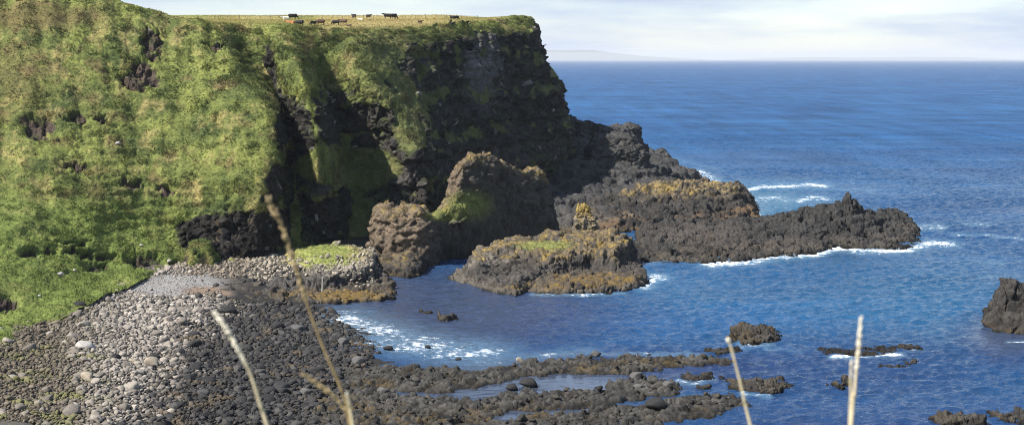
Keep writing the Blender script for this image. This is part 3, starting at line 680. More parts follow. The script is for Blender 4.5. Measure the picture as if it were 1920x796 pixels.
wob1 = 1.3 * fbm(q0, 2.6, 5, 701).reshape(X.shape); wob2 = 1.3 * fbm(q0 + 31, 2.6, 5, 702).reshape(X.shape)
sd = np.full(X.shape, -50.0)
for r in reefs_w: sd = np.maximum(sd, sdf_poly(X + 2.2 * wob1, Y + 2.2 * wob2, r))
plat = sst(-0.3, 0.9, sd)
ang = math.radians(24)                                            # strike of the beds
qs = np.stack([(q0[:, 0] * math.cos(ang) + q0[:, 1] * math.sin(ang)), (-q0[:, 0] * math.sin(ang) + q0[:, 1] * math.cos(ang)), q0[:, 2]], 1)
f1, f2, cid = facets(qs, (2.4, 1.0, 1), 703, 0.6, 0.9); g1, g2, gid = facets(qs, (1.0, 0.55, 1), 704, 0.5, 0.8)
tilt = (qs[:, 1] / 2.6 + 0.5 * fbm(q0, 6, 2, 708)) % 1.0
slab = (0.50 + 0.42 * f1 - 0.45 * sst(0.2, 0, f2) + 0.24 * g1 - 0.2 * sst(0.2, 0, g2) + 0.5 * (tilt - 0.5) + 0.34 * fbm(q0, 4, 4, 705)).reshape(X.shape)
Zp = np.maximum(Zb, -0.9)
Zt = np.where(plat > 0, np.maximum(Zp, -0.5 + (np.maximum(slab, 0.05) + 0.5 + np.maximum(Zb, 0) * 0.9) * plat), Zp)
Zt = np.where(plat <= 0, Zb, Zt)
Zt = Zt + (0.10 * fbm(q0, 1.2, 3, 706)).reshape(X.shape) * (1 - plat)
pb = np.stack([X.ravel(), Y.ravel(), Zt.ravel()], 1).astype(np.float32)
X_, Y_ = proj(pb)
plf = plat.ravel().astype(np.float32)
a = fbm(pb, 6, 3, 711)
cb = mix((0.022, 0.02, 0.018), (0.085, 0.073, 0.06), np.clip(sst(1.0, 2.3, pb[:, 2] + 0.8 * a), 0, 1))
cb = mix(cb, (0.22, 0.21, 0.20), ellip(X_ + 30 * a, Y_ + 10 * a, 325, 535, 95, 26, 0.4))            # fine grey gravel
cb = mix(cb, (0.2, 0.125, 0.075), 0.8 * ellip(X_ + 20 * a, Y_ + 6 * a, 385, 547, 40, 9, 0.5))        # brown silt
rp = rock_cols(pb, gid, 712, base=((0.024, 0.023, 0.021), (0.082, 0.077, 0.069)))
wdm = np.zeros(len(pb), np.float32)
for cx, cy, rx, ry in [(780, 785, 110, 12), (960, 770, 80, 12), (640, 760, 60, 16), (900, 780, 50, 8), (1230, 676, 60, 6), (690, 715, 40, 8), (1110, 690, 50, 6), (560, 770, 50, 20)]:
    wdm = np.maximum(wdm, ellip(X_ + 30 * a, Y_ + 12 * a, cx, cy, rx, ry, 0.7))
rp = mix(rp, np.array(WEED) * 0.8, 0.55 * wdm * sst(-0.15, 0.2, fbm(pb, 1.5, 3, 713)))
rp = wetline(rp, pb, 714, 0.2, 0.0, 0.5)
cb = mix(cb, rp, plf)
beach = mesh_np('beach', pb, grid_faces(ny, nx), cb, M_ROCK)
set_props(beach, kind='structure')
def beach_z(x, y):
    i = np.clip(((np.asarray(x) - bx0) / (bx1 - bx0) * (nx - 1)).astype(int), 0, nx - 1); j = np.clip(((np.asarray(y) - by0) / (by1 - by0) * (ny - 1)).astype(int), 0, ny - 1)
    return Zt[j, i]

# ------------------------------------------------------------------ stones
def ico(sub):
    bm = bmesh.new(); bmesh.ops.create_icosphere(bm, subdivisions=sub, radius=1.0)
    V = np.array([v.co[:] for v in bm.verts], np.float32); F = np.array([[v.index for v in f.verts] for f in bm.faces], np.int32); bm.free()
    return V, F

def stone_shape(V, seed, ang=0.0):
    d = 1 + 0.38 * fbm(V + seed * 7.7, 1.1, 3, seed)
    S = V * d[:, None]
    if ang > 0:                                                    # planar cuts make it angular
        r2 = np.random.default_rng(seed)
        for _ in range(11):
            nrm = r2.normal(size=3); nrm /= np.linalg.norm(nrm); k = r2.uniform(0.45, 0.8)
            e = S @ nrm - k
            S = S - np.where(e > 0, e * ang, 0)[:, None] * nrm
    return S.astype(np.float32)

stone_zone = [(a, b) for a, b in [(-200, 655), (-70, 635), (50, 590), (130, 560), (150, 535), (255, 512), (345, 496), (400, 540), (430, 562), (560, 572), (625, 588), (660, 625), (715, 650), (690, 680), (650, 700), (620, 730), (600, 770), (590, 845), (-70, 860), (-300, 860)]]
cell = 0.45
gx, gy = np.meshgrid(np.arange(-96, 4, cell), np.arange(140, 285, cell))
gx = gx.ravel() + rng.uniform(-.35, .35, gx.size) * cell * 1.3; gy = gy.ravel() + rng.uniform(-.35, .35, gy.size) * cell * 1.3
gz = beach_z(gx, gy)
sx, sy = proj(np.stack([gx, gy, gz], 1))
ins = sdf_poly(sx, sy * 2.5, [(a, b * 2.5) for a, b in stone_zone])
keep = ins > rng.uniform(-8, 14, gx.size)
gx, gy, gz = gx[keep], gy[keep], gz[keep]
sx, sy = proj(np.stack([gx, gy, gz], 1))
gravel = ellip(sx, sy, 325, 535, 85, 20, 0.3)
keep = rng.uniform(0, 1, gx.size) > 0.75 * gravel
gx, gy, gz, sx, sy, gravel = gx[keep], gy[keep], gz[keep], sx[keep], sy[keep], gravel[keep]
n = len(gx)
size = np.exp(rng.normal(0, 0.48, n)) * 0.215
size *= 1 - 0.6 * gravel
size *= 1 + 0.18 * sst(350, 600, sx) - 0.18 * sst(200, 60, sx)
size = np.clip(size, 0.12, 1.05)
# tone: pale and brown up the beach, black basalt towards the sea
q = np.stack([gx, gy, gz], 1)
line = sx - (405 - (sy - 560) * 0.72) + 55 * fbm(q, 8, 3, 800)
t = sst(-75, 75, line + rng.normal(0, 38, n))
palec = mix((0.10, 0.086, 0.074), (0.35, 0.31, 0.26), np.clip(rng.normal(0.48, 0.3, n), 0, 1))
brown = mix((0.055, 0.044, 0.032), (0.165, 0.138, 0.10), np.clip(rng.normal(0.5, 0.28, n), 0, 1))
palec = mix(palec, brown, sst(230, 90, sx + 60 * fbm(q, 6, 3, 801)))
palec = mix(palec, (0.15, 0.15, 0.05), 0.75 * np.clip(2.6 * fbm(q, 5, 3, 802) - 0.15, 0, 1) * sst(260, 120, sx))
darkc = mix((0.018, 0.0175, 0.017), (0.062, 0.058, 0.054), np.clip(rng.normal(0.4, 0.28, n), 0, 1))
darkc = mix(darkc, (0.14, 0.098, 0.05), 0.6 * np.clip(2.4 * fbm(q, 4, 3, 803) - 0.35, 0, 1))
sc = mix(palec, darkc, t)
vis = (sx > -30) & (sx < 1950) & (sy < 815)
order = np.argsort(-(size * vis / np.maximum(gy, 1)))
big = order[:270]; rest = order[270:]
V1, F1 = ico(2)
shapes = [stone_shape(V1, 900 + k, 0.6 if k % 2 else 0.9) for k in range(12)]
def place_stones(ids):
    Vs, Fs, Cs = [], [], []; off = 0
    for i in ids:
        S = shapes[i % 12]
        s = size[i]
        M = np.array(Matrix.Rotation(rng.uniform(0, 6.28), 3, 'Z') @ Matrix.Rotation(rng.normal(0, 0.35), 3, 'X') @ Matrix.Rotation(rng.normal(0, 0.3), 3, 'Y'), np.float32)
        P_ = (S * np.array([1.2, 0.95, 0.68], np.float32) * s) @ M.T + np.array([gx[i], gy[i], gz[i] + 0.22 * s + rng.uniform(0, 0.12)], np.float32)
        Vs.append(P_); Fs.append(F1 + off); Cs.append(np.repeat(sc[i][None], len(P_), 0)); off += len(P_)
    return np.concatenate(Vs), np.concatenate(Fs), np.concatenate(Cs)
v, f, c = place_stones(rest)
# broken angular blocks strewn over the shore platform
k = 1700
ax = rng.uniform(560, 1420, k); ay = rng.uniform(662, 830, k)
pw = np.array([WZ(a, b, 0.6) for a, b in zip(ax, ay)])
ii = np.clip(((pw[:, 0] - bx0) / (bx1 - bx0) * (nx - 1)).astype(int), 0, nx - 1); jj = np.clip(((pw[:, 1] - by0) / (by1 - by0) * (ny - 1)).astype(int), 0, ny - 1)
ok = (sd[jj, ii] > 1.3) & (rng.uniform(0, 1, k) < 0.25 + 0.75 * sst(-0.15, 0.25, fbm(pw, 4, 3, 850)))
sv = (gx, gy, gz, size, sc)
gx, gy = pw[ok, 0], pw[ok, 1]; gz = beach_z(gx, gy)
size = np.clip(np.exp(rng.normal(0, 0.4, len(gx))) * 0.27, 0.12, 0.75)
sc = mix((0.018, 0.017, 0.015), (0.062, 0.056, 0.048), np.clip(rng.normal(0.45, 0.3, len(gx)), 0, 1))
v2, f2_, c2 = place_stones(range(len(gx)))
f = np.concatenate([f, f2_ + len(v)]); v = np.concatenate([v, v2]); c = np.concatenate([c, c2])
gx, gy, gz, size, sc = sv
cob = mesh_np('cobbles', v, f, c, M_STONE)
set_props(cob, 'cobbles covering the beach, pale grey by the grass and black towards the sea', 'cobbles', kind='stuff')

V3, F3 = ico(3)
big_shapes = []
for k in range(8):
    S = stone_shape(V3, 960 + k, 0.55 if k % 2 else 0.9)
    S *= (1 + 0.06 * fbm(S, 0.35, 3, 970 + k))[:, None]
    big_shapes.append(S)
def stone_mesh(k, rgb, cname):
    o = mesh_np('tmp', big_shapes[k], F3, np.repeat(np.array(rgb, np.float32)[None], len(V3), 0), M_STONE)
    me = o.data; me.name = cname; bpy.data.objects.remove(o)
    return me
meshes = {}
for tn, rgbs in (('pale', [(0.215, 0.188, 0.155), (0.155, 0.135, 0.113), (0.26, 0.23, 0.19)]), ('dark', [(0.022, 0.021, 0.021), (0.036, 0.034, 0.033), (0.058, 0.055, 0.051)])):
    meshes[tn] = [stone_mesh(k, rgbs[k % 3], 'boulder_' + tn) for k in range(8)]
def boulder(mesh, x, y, z, s, label, group=None, rot=None, shape=(1.2, 0.95, 0.72), name='boulder'):
    o = bpy.data.objects.new(name, mesh); COL.objects.link(o)
    o.location = (x, y, z); o.scale = (s * shape[0], s * shape[1], s * shape[2])
    o.rotation_euler = rot or (random.gauss(0, .25), random.gauss(0, .25), random.uniform(0, 6.28))
    return set_props(o, label, 'boulder', group)
for i in big:
    tn = 'dark' if t[i] > 0.5 else 'pale'
    boulder(meshes[tn][int(i) % 8], gx[i], gy[i], gz[i] + 0.28 * size[i], size[i],
            'large dark basalt stone lying among the black cobbles of the lower beach' if tn == 'dark' else 'large pale rounded stone lying among the light cobbles of the upper beach',
            'dark stones on the lower beach' if tn == 'dark' else 'pale stones on the upper beach')

# boulders one can name: (px, py of base, half-width px, tone, label, squash)
WHITE = stone_mesh(3, (0.34, 0.32, 0.29), 'boulder_white'); BUFF = stone_mesh(4, (0.33, 0.28, 0.21), 'boulder_buff'); GREYB = stone_mesh(2, (0.085, 0.082, 0.078), 'boulder_grey'); BLACK = stone_mesh(1, (0.026, 0.025, 0.025), 'boulder_black')
named = [
 (158, 655, 19, WHITE, 'white blotched boulder, brightest on the upper beach', 0.75), (285, 688, 17, BUFF, 'big smooth buff boulder casting a shadow at the middle of the pale beach', 0.85),
 (163, 712, 14, BUFF, 'pale angular boulder alone on the lower middle of the pale beach', 0.8), (250, 682, 10, BUFF, 'rounded buff stone just beside the big smooth buff boulder', 0.8),
 (148, 580, 15, BLACK, 'dark boulder with a white edge where the grass meets the cobbles', 0.8), (575, 742, 16, GREYB, 'smooth grey rounded boulder among dark cobbles near the thick grass stem', 0.8),
 (720, 742, 17, GREYB, 'angular dark boulder on the platform beside a small brown pool', 0.8), (506, 740, 15, BLACK, 'black angular boulder touching the white grass stem', 0.8),
 (673, 686, 17, GREYB, 'fat rounded boulder at the edge of the surf near the inner pool', 0.85), (645, 647, 14, GREYB, 'smooth grey boulder at the inner corner of the bay', 0.85),
 (727, 656, 11, BLACK, 'dark stone standing in the white surf', 0.6), (1231, 772, 23, BLACK, 'big black block with a flat lit top on the outer platform', 0.8),
 (992, 726, 18, BLACK, 'larger of two dark boulders standing in the long tide pool', 0.75), (960, 732, 12, BLACK, 'smaller of two dark boulders standing in the long tide pool', 0.85),
 (1195, 708, 16, GREYB, 'grey boulder sitting on the upper rim of the middle platform', 0.6), (1118, 668, 12, GREYB, 'rounded stone at the seaward edge of the upper reef strip', 0.7),
 (974, 680, 9, BUFF, 'small brown weedy stone at the inner edge of the upper reef strip', 0.9), (560, 622, 18, GREYB, 'pale grey flat boulder in the dark stones near the head of the bay', 0.55),
 (520, 616, 13, BLACK, 'black boulder near the grass-topped ledge end of the dark stones', 0.8), (428, 590, 18, BLACK, 'largest black block where pale cobbles turn to black', 0.7),
 (1255, 722, 14, GREYB, 'boulder at the seaward end of the middle platform', 0.7), (1200, 730, 14, GREYB, 'dark stone on the lower lip of the middle platform', 0.6), (802, 652, 6, BLACK, 'tiny dark stone at the far edge of the surf', 0.7),
 (860, 676, 7, BLACK, 'small dark stone where the surf meets the reef strip', 0.7), (630, 742, 10, BLACK, 'black stone between the thick brown stem and the smooth grey boulder', 0.9),
]
for a, b, hw, me, lab, sq in named:
    z = 0.3
    for _ in range(6):
        w = WZ(a, b, z); z = max(0.0, float(beach_z(w[0], w[1])))
    s = hw / FPX * w[1] / 1.15
    boulder(me, w[0], w[1] + s * 0.5, z + s * sq * 0.55, s, lab, shape=(1.2, 1.0, sq), rot=(random.gauss(0, .12), random.gauss(0, .12), random.uniform(-0.5, 0.5)))
# cobbles heaped on the spit beside the grassy ledge
k = 2300
ax = rng.uniform(330, 700, k); ay = 478 + rng.uniform(0, 1, k) * 42 + (ax - 330) * 0.02
D_ = 284 - (ay - 478) * 0.62
pts = np.array([W(a, b, d) for a, b, d in zip(ax, ay, D_)])
zz = np.maximum(beach_z(pts[:, 0], pts[:, 1]), hz_E(pts[:, 0], pts[:, 1]))
ok = ~((ellip(ax, ay, 600, 476, 84, 22, 0.1) > 0.5)) & (rng.uniform(0, 1, k) < np.where(ax > 520, 0.5, 1.0))
gx, gy, gz = pts[ok, 0], pts[ok, 1], zz[ok]
size = np.clip(np.exp(rng.normal(0, 0.35, len(gx))) * 0.26, 0.12, 0.6)
sc = mix((0.13, 0.105, 0.078), (0.36, 0.315, 0.245), np.clip(rng.normal(0.5, 0.3, len(gx)), 0, 1)) * mix((0.55, 0.5, 0.48), (1, 1, 1), sst(430, 500, ax[ok]) * 0.6 + 0.4)
v, f, c = place_stones(range(len(gx)))
o = mesh_np('spit_cobbles', v, f, c, M_STONE)
set_props(o, 'pale cobbles heaped on the spit joining the grassy ledge to the shore', 'cobbles', kind='stuff')

# a few stones lying in the turf
near_px = np.stack([land_px, land_py], 1)
vis_land = (land_P[:, 1] < 445)
def on_land(a, b, rmin=0):
    d = (land_px - a) ** 2 + (land_py - b) ** 2 + np.where(vis_land, 0, 1e6)
    return land_P[int(np.argmin(d))]
for a, b, hw, lab in [(112, 517, 8, 'white-faced stone with a black shadowed side on the green slope by the beach'), (141, 508, 4, 'small white stone on turf just uphill of the beach edge'), (222, 272, 6, 'single white stone high on the open grass slope'),
                      (265, 465, 4, 'small white stone on the turf near the spit'), (318, 488, 5, 'white stone below the dark overhanging bank'), (78, 548, 4, 'pale stone in straw-coloured grass above the beach')]:
    p = on_land(a, b); s = hw / FPX * p[1] / 1.1
    boulder(WHITE, p[0], p[1] - 0.2, p[2] + s * 0.5, s, lab, shape=(1.1, 1.0, 0.8))
# thin pale post under the ledge
w = WZ(606, 541, 0.6)
me_post = bpy.data.meshes.new('marker_post'); bm = bmesh.new(); bmesh.ops.create_cone(bm, segments=8, radius1=0.10, radius2=0.07, depth=2.6, cap_ends=True); bm.to_mesh(me_post); bm.free()
me_post.materials.append(flat_mat('bleached_wood', (0.6, 0.57, 0.5)))
o = bpy.data.objects.new('marker_post', me_post); COL.objects.link(o); o.location = (w[0], w[1] - 1.2, 1.6); o.rotation_euler = (0.02, 0.03, 0)
set_props(o, 'thin bleached upright post at the foot of the grassy ledge', 'post')

# grassy hummock at the foot of the spur
def col_hum(i):
    i['rough'] = i['rough'] * 0.4
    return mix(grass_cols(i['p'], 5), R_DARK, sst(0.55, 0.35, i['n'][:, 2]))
pl = [tuple(W(a, b, d)[:2]) for a, b, d in [(340, 478, 268), (365, 486, 266), (400, 480, 268), (414, 470, 272), (395, 460, 279), (350, 460, 278)]]
o, _ = island('hummock', [(pl, zpts([(352, 466, 272), (372, 446, 273), (390, 452, 273), (408, 462, 272), (370, 470, 269)]), 2.0, 0.6)], res=0.15, seed=760, cell=(1.4, 1.4, 1.4), amp=0.7, colour=col_hum, zmin=1.5, mat=M_LAND)
GRASSY.append(o)
set_props(o, kind='structure')

# ------------------------------------------------------------------ grass: tufts of blades rooted on the turf
def tufts(P_, Nn_, Cc_, hmin, hmax, blades=4, width=0.10):
    n = len(P_)
    Vs, Cs = [], []
    for b in range(blades):
        az = rng.uniform(0, 2 * math.pi, n); lean = rng.uniform(0.15, 0.75, n); h = rng.uniform(hmin, hmax, n)
        w = width * rng.uniform(0.6, 1.4, n)
        root = P_ + np.stack([rng.normal(0, .12, n), rng.normal(0, .12, n), np.full(n, -0.05)], 1)
        d = np.stack([np.cos(az) * lean, np.sin(az) * lean, np.ones(n)], 1); d[:, 0] += 0.25
        d = d * 0.75 + Nn_ * 0.35
        d /= np.linalg.norm(d, axis=1, keepdims=True)
        s = np.stack([-np.sin(az), np.cos(az), np.zeros(n)], 1) * w[:, None]
        tip = root + d * h[:, None] - np.array([0, 0, 1]) * (lean * 0.25 * h)[:, None]
        Vs.append(np.stack([root - s, root + s, tip], 1).reshape(-1, 3))
        br = rng.uniform(0.82, 1.22, n)[:, None]
        Cs.append(np.repeat((Cc_ * br)[:, None], 3, 1).reshape(-1, 3))
    V = np.concatenate(Vs); return V, np.arange(len(V)).reshape(-1, 3), np.concatenate(Cs)
tall = sst(-0.1, 0.4, fbm(land_P, 3.0, 3, 1200))
cand = np.where((land_rock < 0.45) & (rng.uniform(0, 1, len(land_P)) < 0.25 + 0.75 * tall) & (land_px > -60) & (land_px < 1015) & (land_py > -30) & (land_P[:, 1] < 443) & (land_field < 0.6))[0]
pick = rng.choice(cand, 130000)
jitp = land_P[pick] + rng.normal(0, .08, (len(pick), 3)) * np.array([1, 1, 0.2])
V, F, Cc = tufts(jitp, land_N[pick], land_col[pick], 0.12, 0.22 + 0.4 * tall[pick], 4, 0.06)
def green_verts(ob):
    me = ob.data; nv = len(me.vertices)
    co = np.zeros(nv * 3, np.float32); me.vertices.foreach_get('co', co)
    cc = np.zeros(nv * 4, np.float32); me.color_attributes['Col'].data.foreach_get('color', cc)
    co = co.reshape(-1, 3); cc = cc.reshape(-1, 4)[:, :3]
    k_ = np.where((cc[:, 1] > 0.085) & (cc[:, 2] < cc[:, 0] * 0.55))[0]
    k_ = rng.choice(k_, min(len(k_), 3500))
    return co[k_], cc[k_]
Vx, Fx, Cx = [V], [F], [Cc]; off = len(V)
for ob in GRASSY:
    gp, gcx = green_verts(ob)
    v_, f_, c_ = tufts(gp, np.repeat(np.array([[0, 0, 1.0]]), len(gp), 0), gcx, 0.1, 0.4, 3, 0.05)
    Vx.append(v_); Fx.append(f_ + off); Cx.append(c_); off += len(v_)
V, F, Cc = np.concatenate(Vx), np.concatenate(Fx), np.concatenate(Cx)
o = mesh_np('grass', V, F, Cc, M_TUFT, smooth=False)
set_props(o, 'rough tussocky grass growing over the headland slopes and grassy rocks', 'grass', kind='stuff')
cand = np.where((land_field > 0.5) & (land_px > 300) & (land_px < 1005) & (land_P[:, 1] < 450))[0]
pick = rng.choice(cand, 30000)
V, F, Cc = tufts(land_P[pick], land_N[pick], land_col[pick], 0.12, 0.4, 3, 0.07)
o = mesh_np('field_grass', V, F, Cc, M_TUFT, smooth=False)
set_props(o, 'short straw-coloured pasture on the flat clifftop', 'grass', kind='stuff')

# ------------------------------------------------------------------ the sea
rows = [100.0]
while rows[-1] < 900: rows.append(rows[-1] * 1.0015)
n_near = len(rows)
while rows[-1] < 66000: rows.append(rows[-1] * 1.09)
rows = np.array(rows); cols = np.linspace(-0.50, 0.50, 860)
Yg, Ug = np.meshgrid(rows, cols, indexing='ij')
Xg = Yg * Ug
sp = np.stack([Xg.ravel(), Yg.ravel(), np.zeros(Xg.size)], 1)
spx, spy = proj(sp)
sp32 = sp.astype(np.float32)
def segd(px_, py_, pts, yscale=2.6):
    """distance in photo-pixel-like plan units to a polyline"""
    best = np.full(px_.shape, 1e9)
    for (ax, ay), (bx, by) in zip(pts[:-1], pts[1:]):
        ex, ey = bx - ax, (by - ay) * yscale
        tt = np.clip(((px_ - ax) * ex + (py_ - ay) * yscale * ey) / (ex * ex + ey * ey + 1e-9), 0, 1)
        best = np.minimum(best, np.hypot(px_ - ax - tt * ex, (py_ - ay) * yscale - tt * ey))
    return best
nearm = sp[:, 1] < 900
foam = np.zeros(len(sp), np.float32); calm = np.zeros(len(sp), np.float32); shal = np.zeros(len(sp), np.float32); brown = np.zeros(len(sp), np.float32)
a_, b_ = spx[nearm], spy[nearm]
fm = np.zeros(a_.shape)
for pts, wd, amt in [
 ([(650, 602), (700, 620), (760, 640), (830, 655), (905, 662)], 46, 0.8), ([(690, 640), (760, 652), (860, 664)], 30, 0.75), ([(800, 668), (900, 672), (1000, 668), (1100, 660)], 16, 0.55),
 ([(1330, 496), (1400, 491), (1452, 482)], 14, 1.0), ([(1360, 486), (1440, 480)], 12, 0.9), ([(1452, 483), (1530, 478), (1568, 466), (1640, 470), (1705, 470)], 10, 1.0), ([(1560, 468), (1610, 472), (1680, 473)], 10, 0.8), ([(1715, 464), (1745, 456), (1782, 458)], 14, 0.95),
 ([(1398, 357), (1430, 350), (1482, 350), (1520, 345), (1548, 350)], 8, 0.95), ([(1460, 348), (1545, 348)], 12, 0.7), ([(1385, 364), (1410, 376), (1450, 371), (1475, 377)], 20, 0.72), ([(1498, 377), (1525, 370), (1552, 374)], 9, 0.85), ([(1425, 384), (1490, 386), (1560, 382)], 16, 0.42), ([(1378, 352), (1400, 372), (1425, 395)], 26, 0.6), ([(1560, 352), (1640, 358)], 8, 0.35),
 ([(1310, 322), (1330, 332), (1345, 340)], 12, 0.8), ([(1700, 427), (1760, 426)], 12, 0.8), ([(1790, 440), (1850, 441), (1925, 449)], 5, 0.7), ([(1815, 420), (1850, 421)], 7, 0.6), ([(1845, 493), (1875, 492)], 7, 0.5),
 ([(1205, 537), (1225, 520), (1240, 520)], 14, 0.95), ([(1205, 492), (1240, 488)], 8, 0.7), ([(1000, 552), (1100, 553), (1170, 549)], 5, 0.75), ([(1390, 648), (1440, 646)], 8, 0.7), ([(1440, 654), (1460, 654)], 6, 0.7), ([(1560, 669), (1620, 669), (1690, 664)], 6, 1.0), ([(1690, 652), (1720, 654)], 4, 0.6),
 ([(1275, 713), (1300, 720), (1330, 710)], 8, 0.8), ([(1395, 738), (1440, 742)], 6, 0.75), ([(1440, 650), (1500, 660)], 5, 0.3), ([(1100, 664), (1200, 664), (1290, 664), (1330, 668)], 7, 0.6), ([(1405, 403), (1422, 402)], 8, 0.9), ([(1890, 640), (1930, 641)], 4, 0.8), ([(1840, 518), (1890, 520)], 4, 0.4), ([(1380, 340), (1450, 338), (1520, 335)], 6, 0.3), ([(1270, 300), (1350, 320)], 7, 0.35)]:
    fm = np.maximum(fm, amt * sst(wd * 2.6, wd * 0.1, segd(a_, b_, pts)))
foam[nearm] = fm
cl = np.maximum(ellip(a_, b_, 960, 722, 260, 40, 0.5), ellip(a_, b_, 1020, 775, 220, 20, 0.5))
cl = np.maximum(cl, 0.55 * ellip(a_, b_, 780, 575, 260, 70, 0.5))
cl = np.maximum(cl, 0.55 * ellip(a_, b_, 1880, 630, 60, 30, 0.6))
calm[nearm] = cl
shal[nearm] = np.maximum.reduce([0.28 * ellip(a_, b_, 1250, 540, 220, 40, 0.9), 0.3 * ellip(a_, b_, 1560, 490, 260, 22, 0.8), 0.8 * ellip(a_, b_, 1430, 378, 110, 30, 0.8), 0.4 * ellip(a_, b_, 1750, 560, 260, 80, 0.9)])
brown[nearm] = np.maximum.reduce([0.9 * ellip(a_, b_, 860, 590, 290, 75, 0.6), 0.8 * ellip(a_, b_, 1150, 690, 420, 40, 0.6), 0.55 * ellip(a_, b_, 1600, 690, 260, 60, 0.8), 0.7 * ellip(a_, b_, 1880, 640, 90, 50, 0.8), 0.5 * ellip(a_, b_, 1600, 790, 400, 60, 0.8)])
# wind sea: many short directional waves plus a low swell
Zs = np.zeros(Xg.size, np.float32); Xd = np.zeros(Xg.size, np.float32); Yd = np.zeros(Xg.size, np.float32)
r3 = np.random.default_rng(3)
xs, ys = sp32[nearm, 0], sp32[nearm, 1]
z = np.zeros(xs.shape, np.float32); xdd = z.copy(); ydd = z.copy()
for k in range(44):
    lam = 0.75 * (7.0 / 0.75) ** (k / 43.0) * r3.uniform(0.9, 1.1)
    th = math.radians(-78) + r3.normal(0, 0.55)
    kx, ky = math.cos(th) * 2 * math.pi / lam, math.sin(th) * 2 * math.pi / lam
    amp = 0.0155 * lam * (1.0 if lam < 1.8 else (1.8 / lam) ** 0.8)
    ph = kx * xs + ky * ys + r3.uniform(0, 6.28)
    z += amp * np.sin(ph); cph = np.cos(ph)
    xdd += amp * 0.8 * math.cos(th) * cph; ydd += amp * 0.8 * math.sin(th) * cph
gust = 0.75 + 0.7 * fbm(sp32[nearm] * np.array([0.6, 1, 1]), 40, 3, 950)
damp = (1 - 0.85 * calm[nearm]) * gust * sst(900, 760, ys)
near_i = np.where(nearm)[0]
Zs[near_i] = z * damp; Xd[near_i] = xdd * damp; Yd[near_i] = ydd * damp
foam_lift = 0.18 * foam * sst(-0.1, 0.3, fbm(sp32, 1.6, 3, 951))
sp[:, 0] += Xd; sp[:, 1] += Yd; sp[:, 2] += Zs + foam_lift

M_SEA, nt, b = new_mat('sea_water')
def attr(nm):
    a = N(nt, 'ShaderNodeAttribute'); a.attribute_name = nm; return a.outputs['Fac']
tc = N(nt, 'ShaderNodeTexCoord')
def mapped(sx_, sy_):
    m = N(nt, 'ShaderNodeMapping'); m.inputs['Scale'].default_value = (sx_, sy_, 1); nt.links.new(tc.outputs['Object'], m.inputs['Vector']); return m.outputs[0]
def noise(vec, scale, detail=4, rough=0.6):
    x = N(nt, 'ShaderNodeTexNoise'); x.inputs['Scale'].default_value = scale; x.inputs['Detail'].default_value = detail; x.inputs['Roughness'].default_value = rough
    nt.links.new(vec, x.inputs['Vector']); return x.outputs['Fac']
def math_(op, a, b_=None, clamp=False):
    m = N(nt, 'ShaderNodeMath', operation=op); m.use_clamp = clamp
    for i, v in enumerate((a, b_)):
        if v is None: continue
        if isinstance(v, (int, float)): m.inputs[i].default_value = v
        else: nt.links.new(v, m.inputs[i])
    return m.outputs[0]
def ramp01(v, lo, hi):
    m = N(nt, 'ShaderNodeMapRange'); m.interpolation_type = 'SMOOTHSTEP'
    nt.links.new(v, m.inputs[0])
    for i, x in ((1, lo), (2, hi), (3, 0), (4, 1)): m.inputs[i].default_value = x
    return m.outputs[0]
def mixc(fac, c1, c2):
    m = N(nt, 'ShaderNodeMix', data_type='RGBA')
    nt.links.new(fac, m.inputs[0]) if not isinstance(fac, float) else None
    for s_, c_ in ((6, c1), (7, c2)):
        if isinstance(c_, tuple): m.inputs[s_].default_value = (*c_, 1)
        else: nt.links.new(c_, m.inputs[s_])
    return m.outputs[2]
broad = noise(mapped(0.5, 1.0), 0.012, 3)
c0 = mixc(ramp01(broad, 0.35, 0.65), (0.010, 0.045, 0.118), (0.016, 0.066, 0.156))
streak = noise(mapped(0.3, 1.0), 0.035, 9, 0.74)
sm = N(nt, 'ShaderNodeMapRange')
for i_, v_ in ((1, 0.3), (2, 0.7), (3, 0.7), (4, 1.3)): sm.inputs[i_].default_value = v_
nt.links.new(streak, sm.inputs[0])
vm = N(nt, 'ShaderNodeVectorMath', operation='SCALE'); nt.links.new(c0, vm.inputs[0]); nt.links.new(sm.outputs[0], vm.inputs['Scale']); c0 = vm.outputs[0]
far_t = noise(mapped(1.0, 0.10), 0.055, 7, 0.7)
sm2 = N(nt, 'ShaderNodeMapRange')
for i_, v_ in ((1, 0.3), (2, 0.7), (3, 0.8), (4, 1.7)): sm2.inputs[i_].default_value = v_
nt.links.new(far_t, sm2.inputs[0])
vm2 = N(nt, 'ShaderNodeVectorMath', operation='SCALE'); nt.links.new(c0, vm2.inputs[0]); nt.links.new(sm2.outputs[0], vm2.inputs['Scale']); c0 = mixc(attr('distant'), c0, vm2.outputs[0])
c0 = mixc(attr('shallow'), c0, (0.018, 0.088, 0.160))
c0 = mixc(attr('weedbed'), c0, (0.016, 0.026, 0.075))
c0 = mixc(attr('calm'), c0, (0.04, 0.054, 0.085))  # paler base colour stands in for sky reflection on calm water
fn = noise(mapped(0.7, 1.0), 1.1, 7, 0.78); fn2 = noise(mapped(0.6, 1.0), 0.22, 4, 0.6)
fsum = math_('ADD', math_('MULTIPLY', fn, 0.65), math_('MULTIPLY', fn2, 0.35))
thr = math_('SUBTRACT', 0.77, math_('MULTIPLY', attr('foam'), 0.30))
fmask = ramp01(math_('SUBTRACT', fsum, thr), -0.05, 0.09)
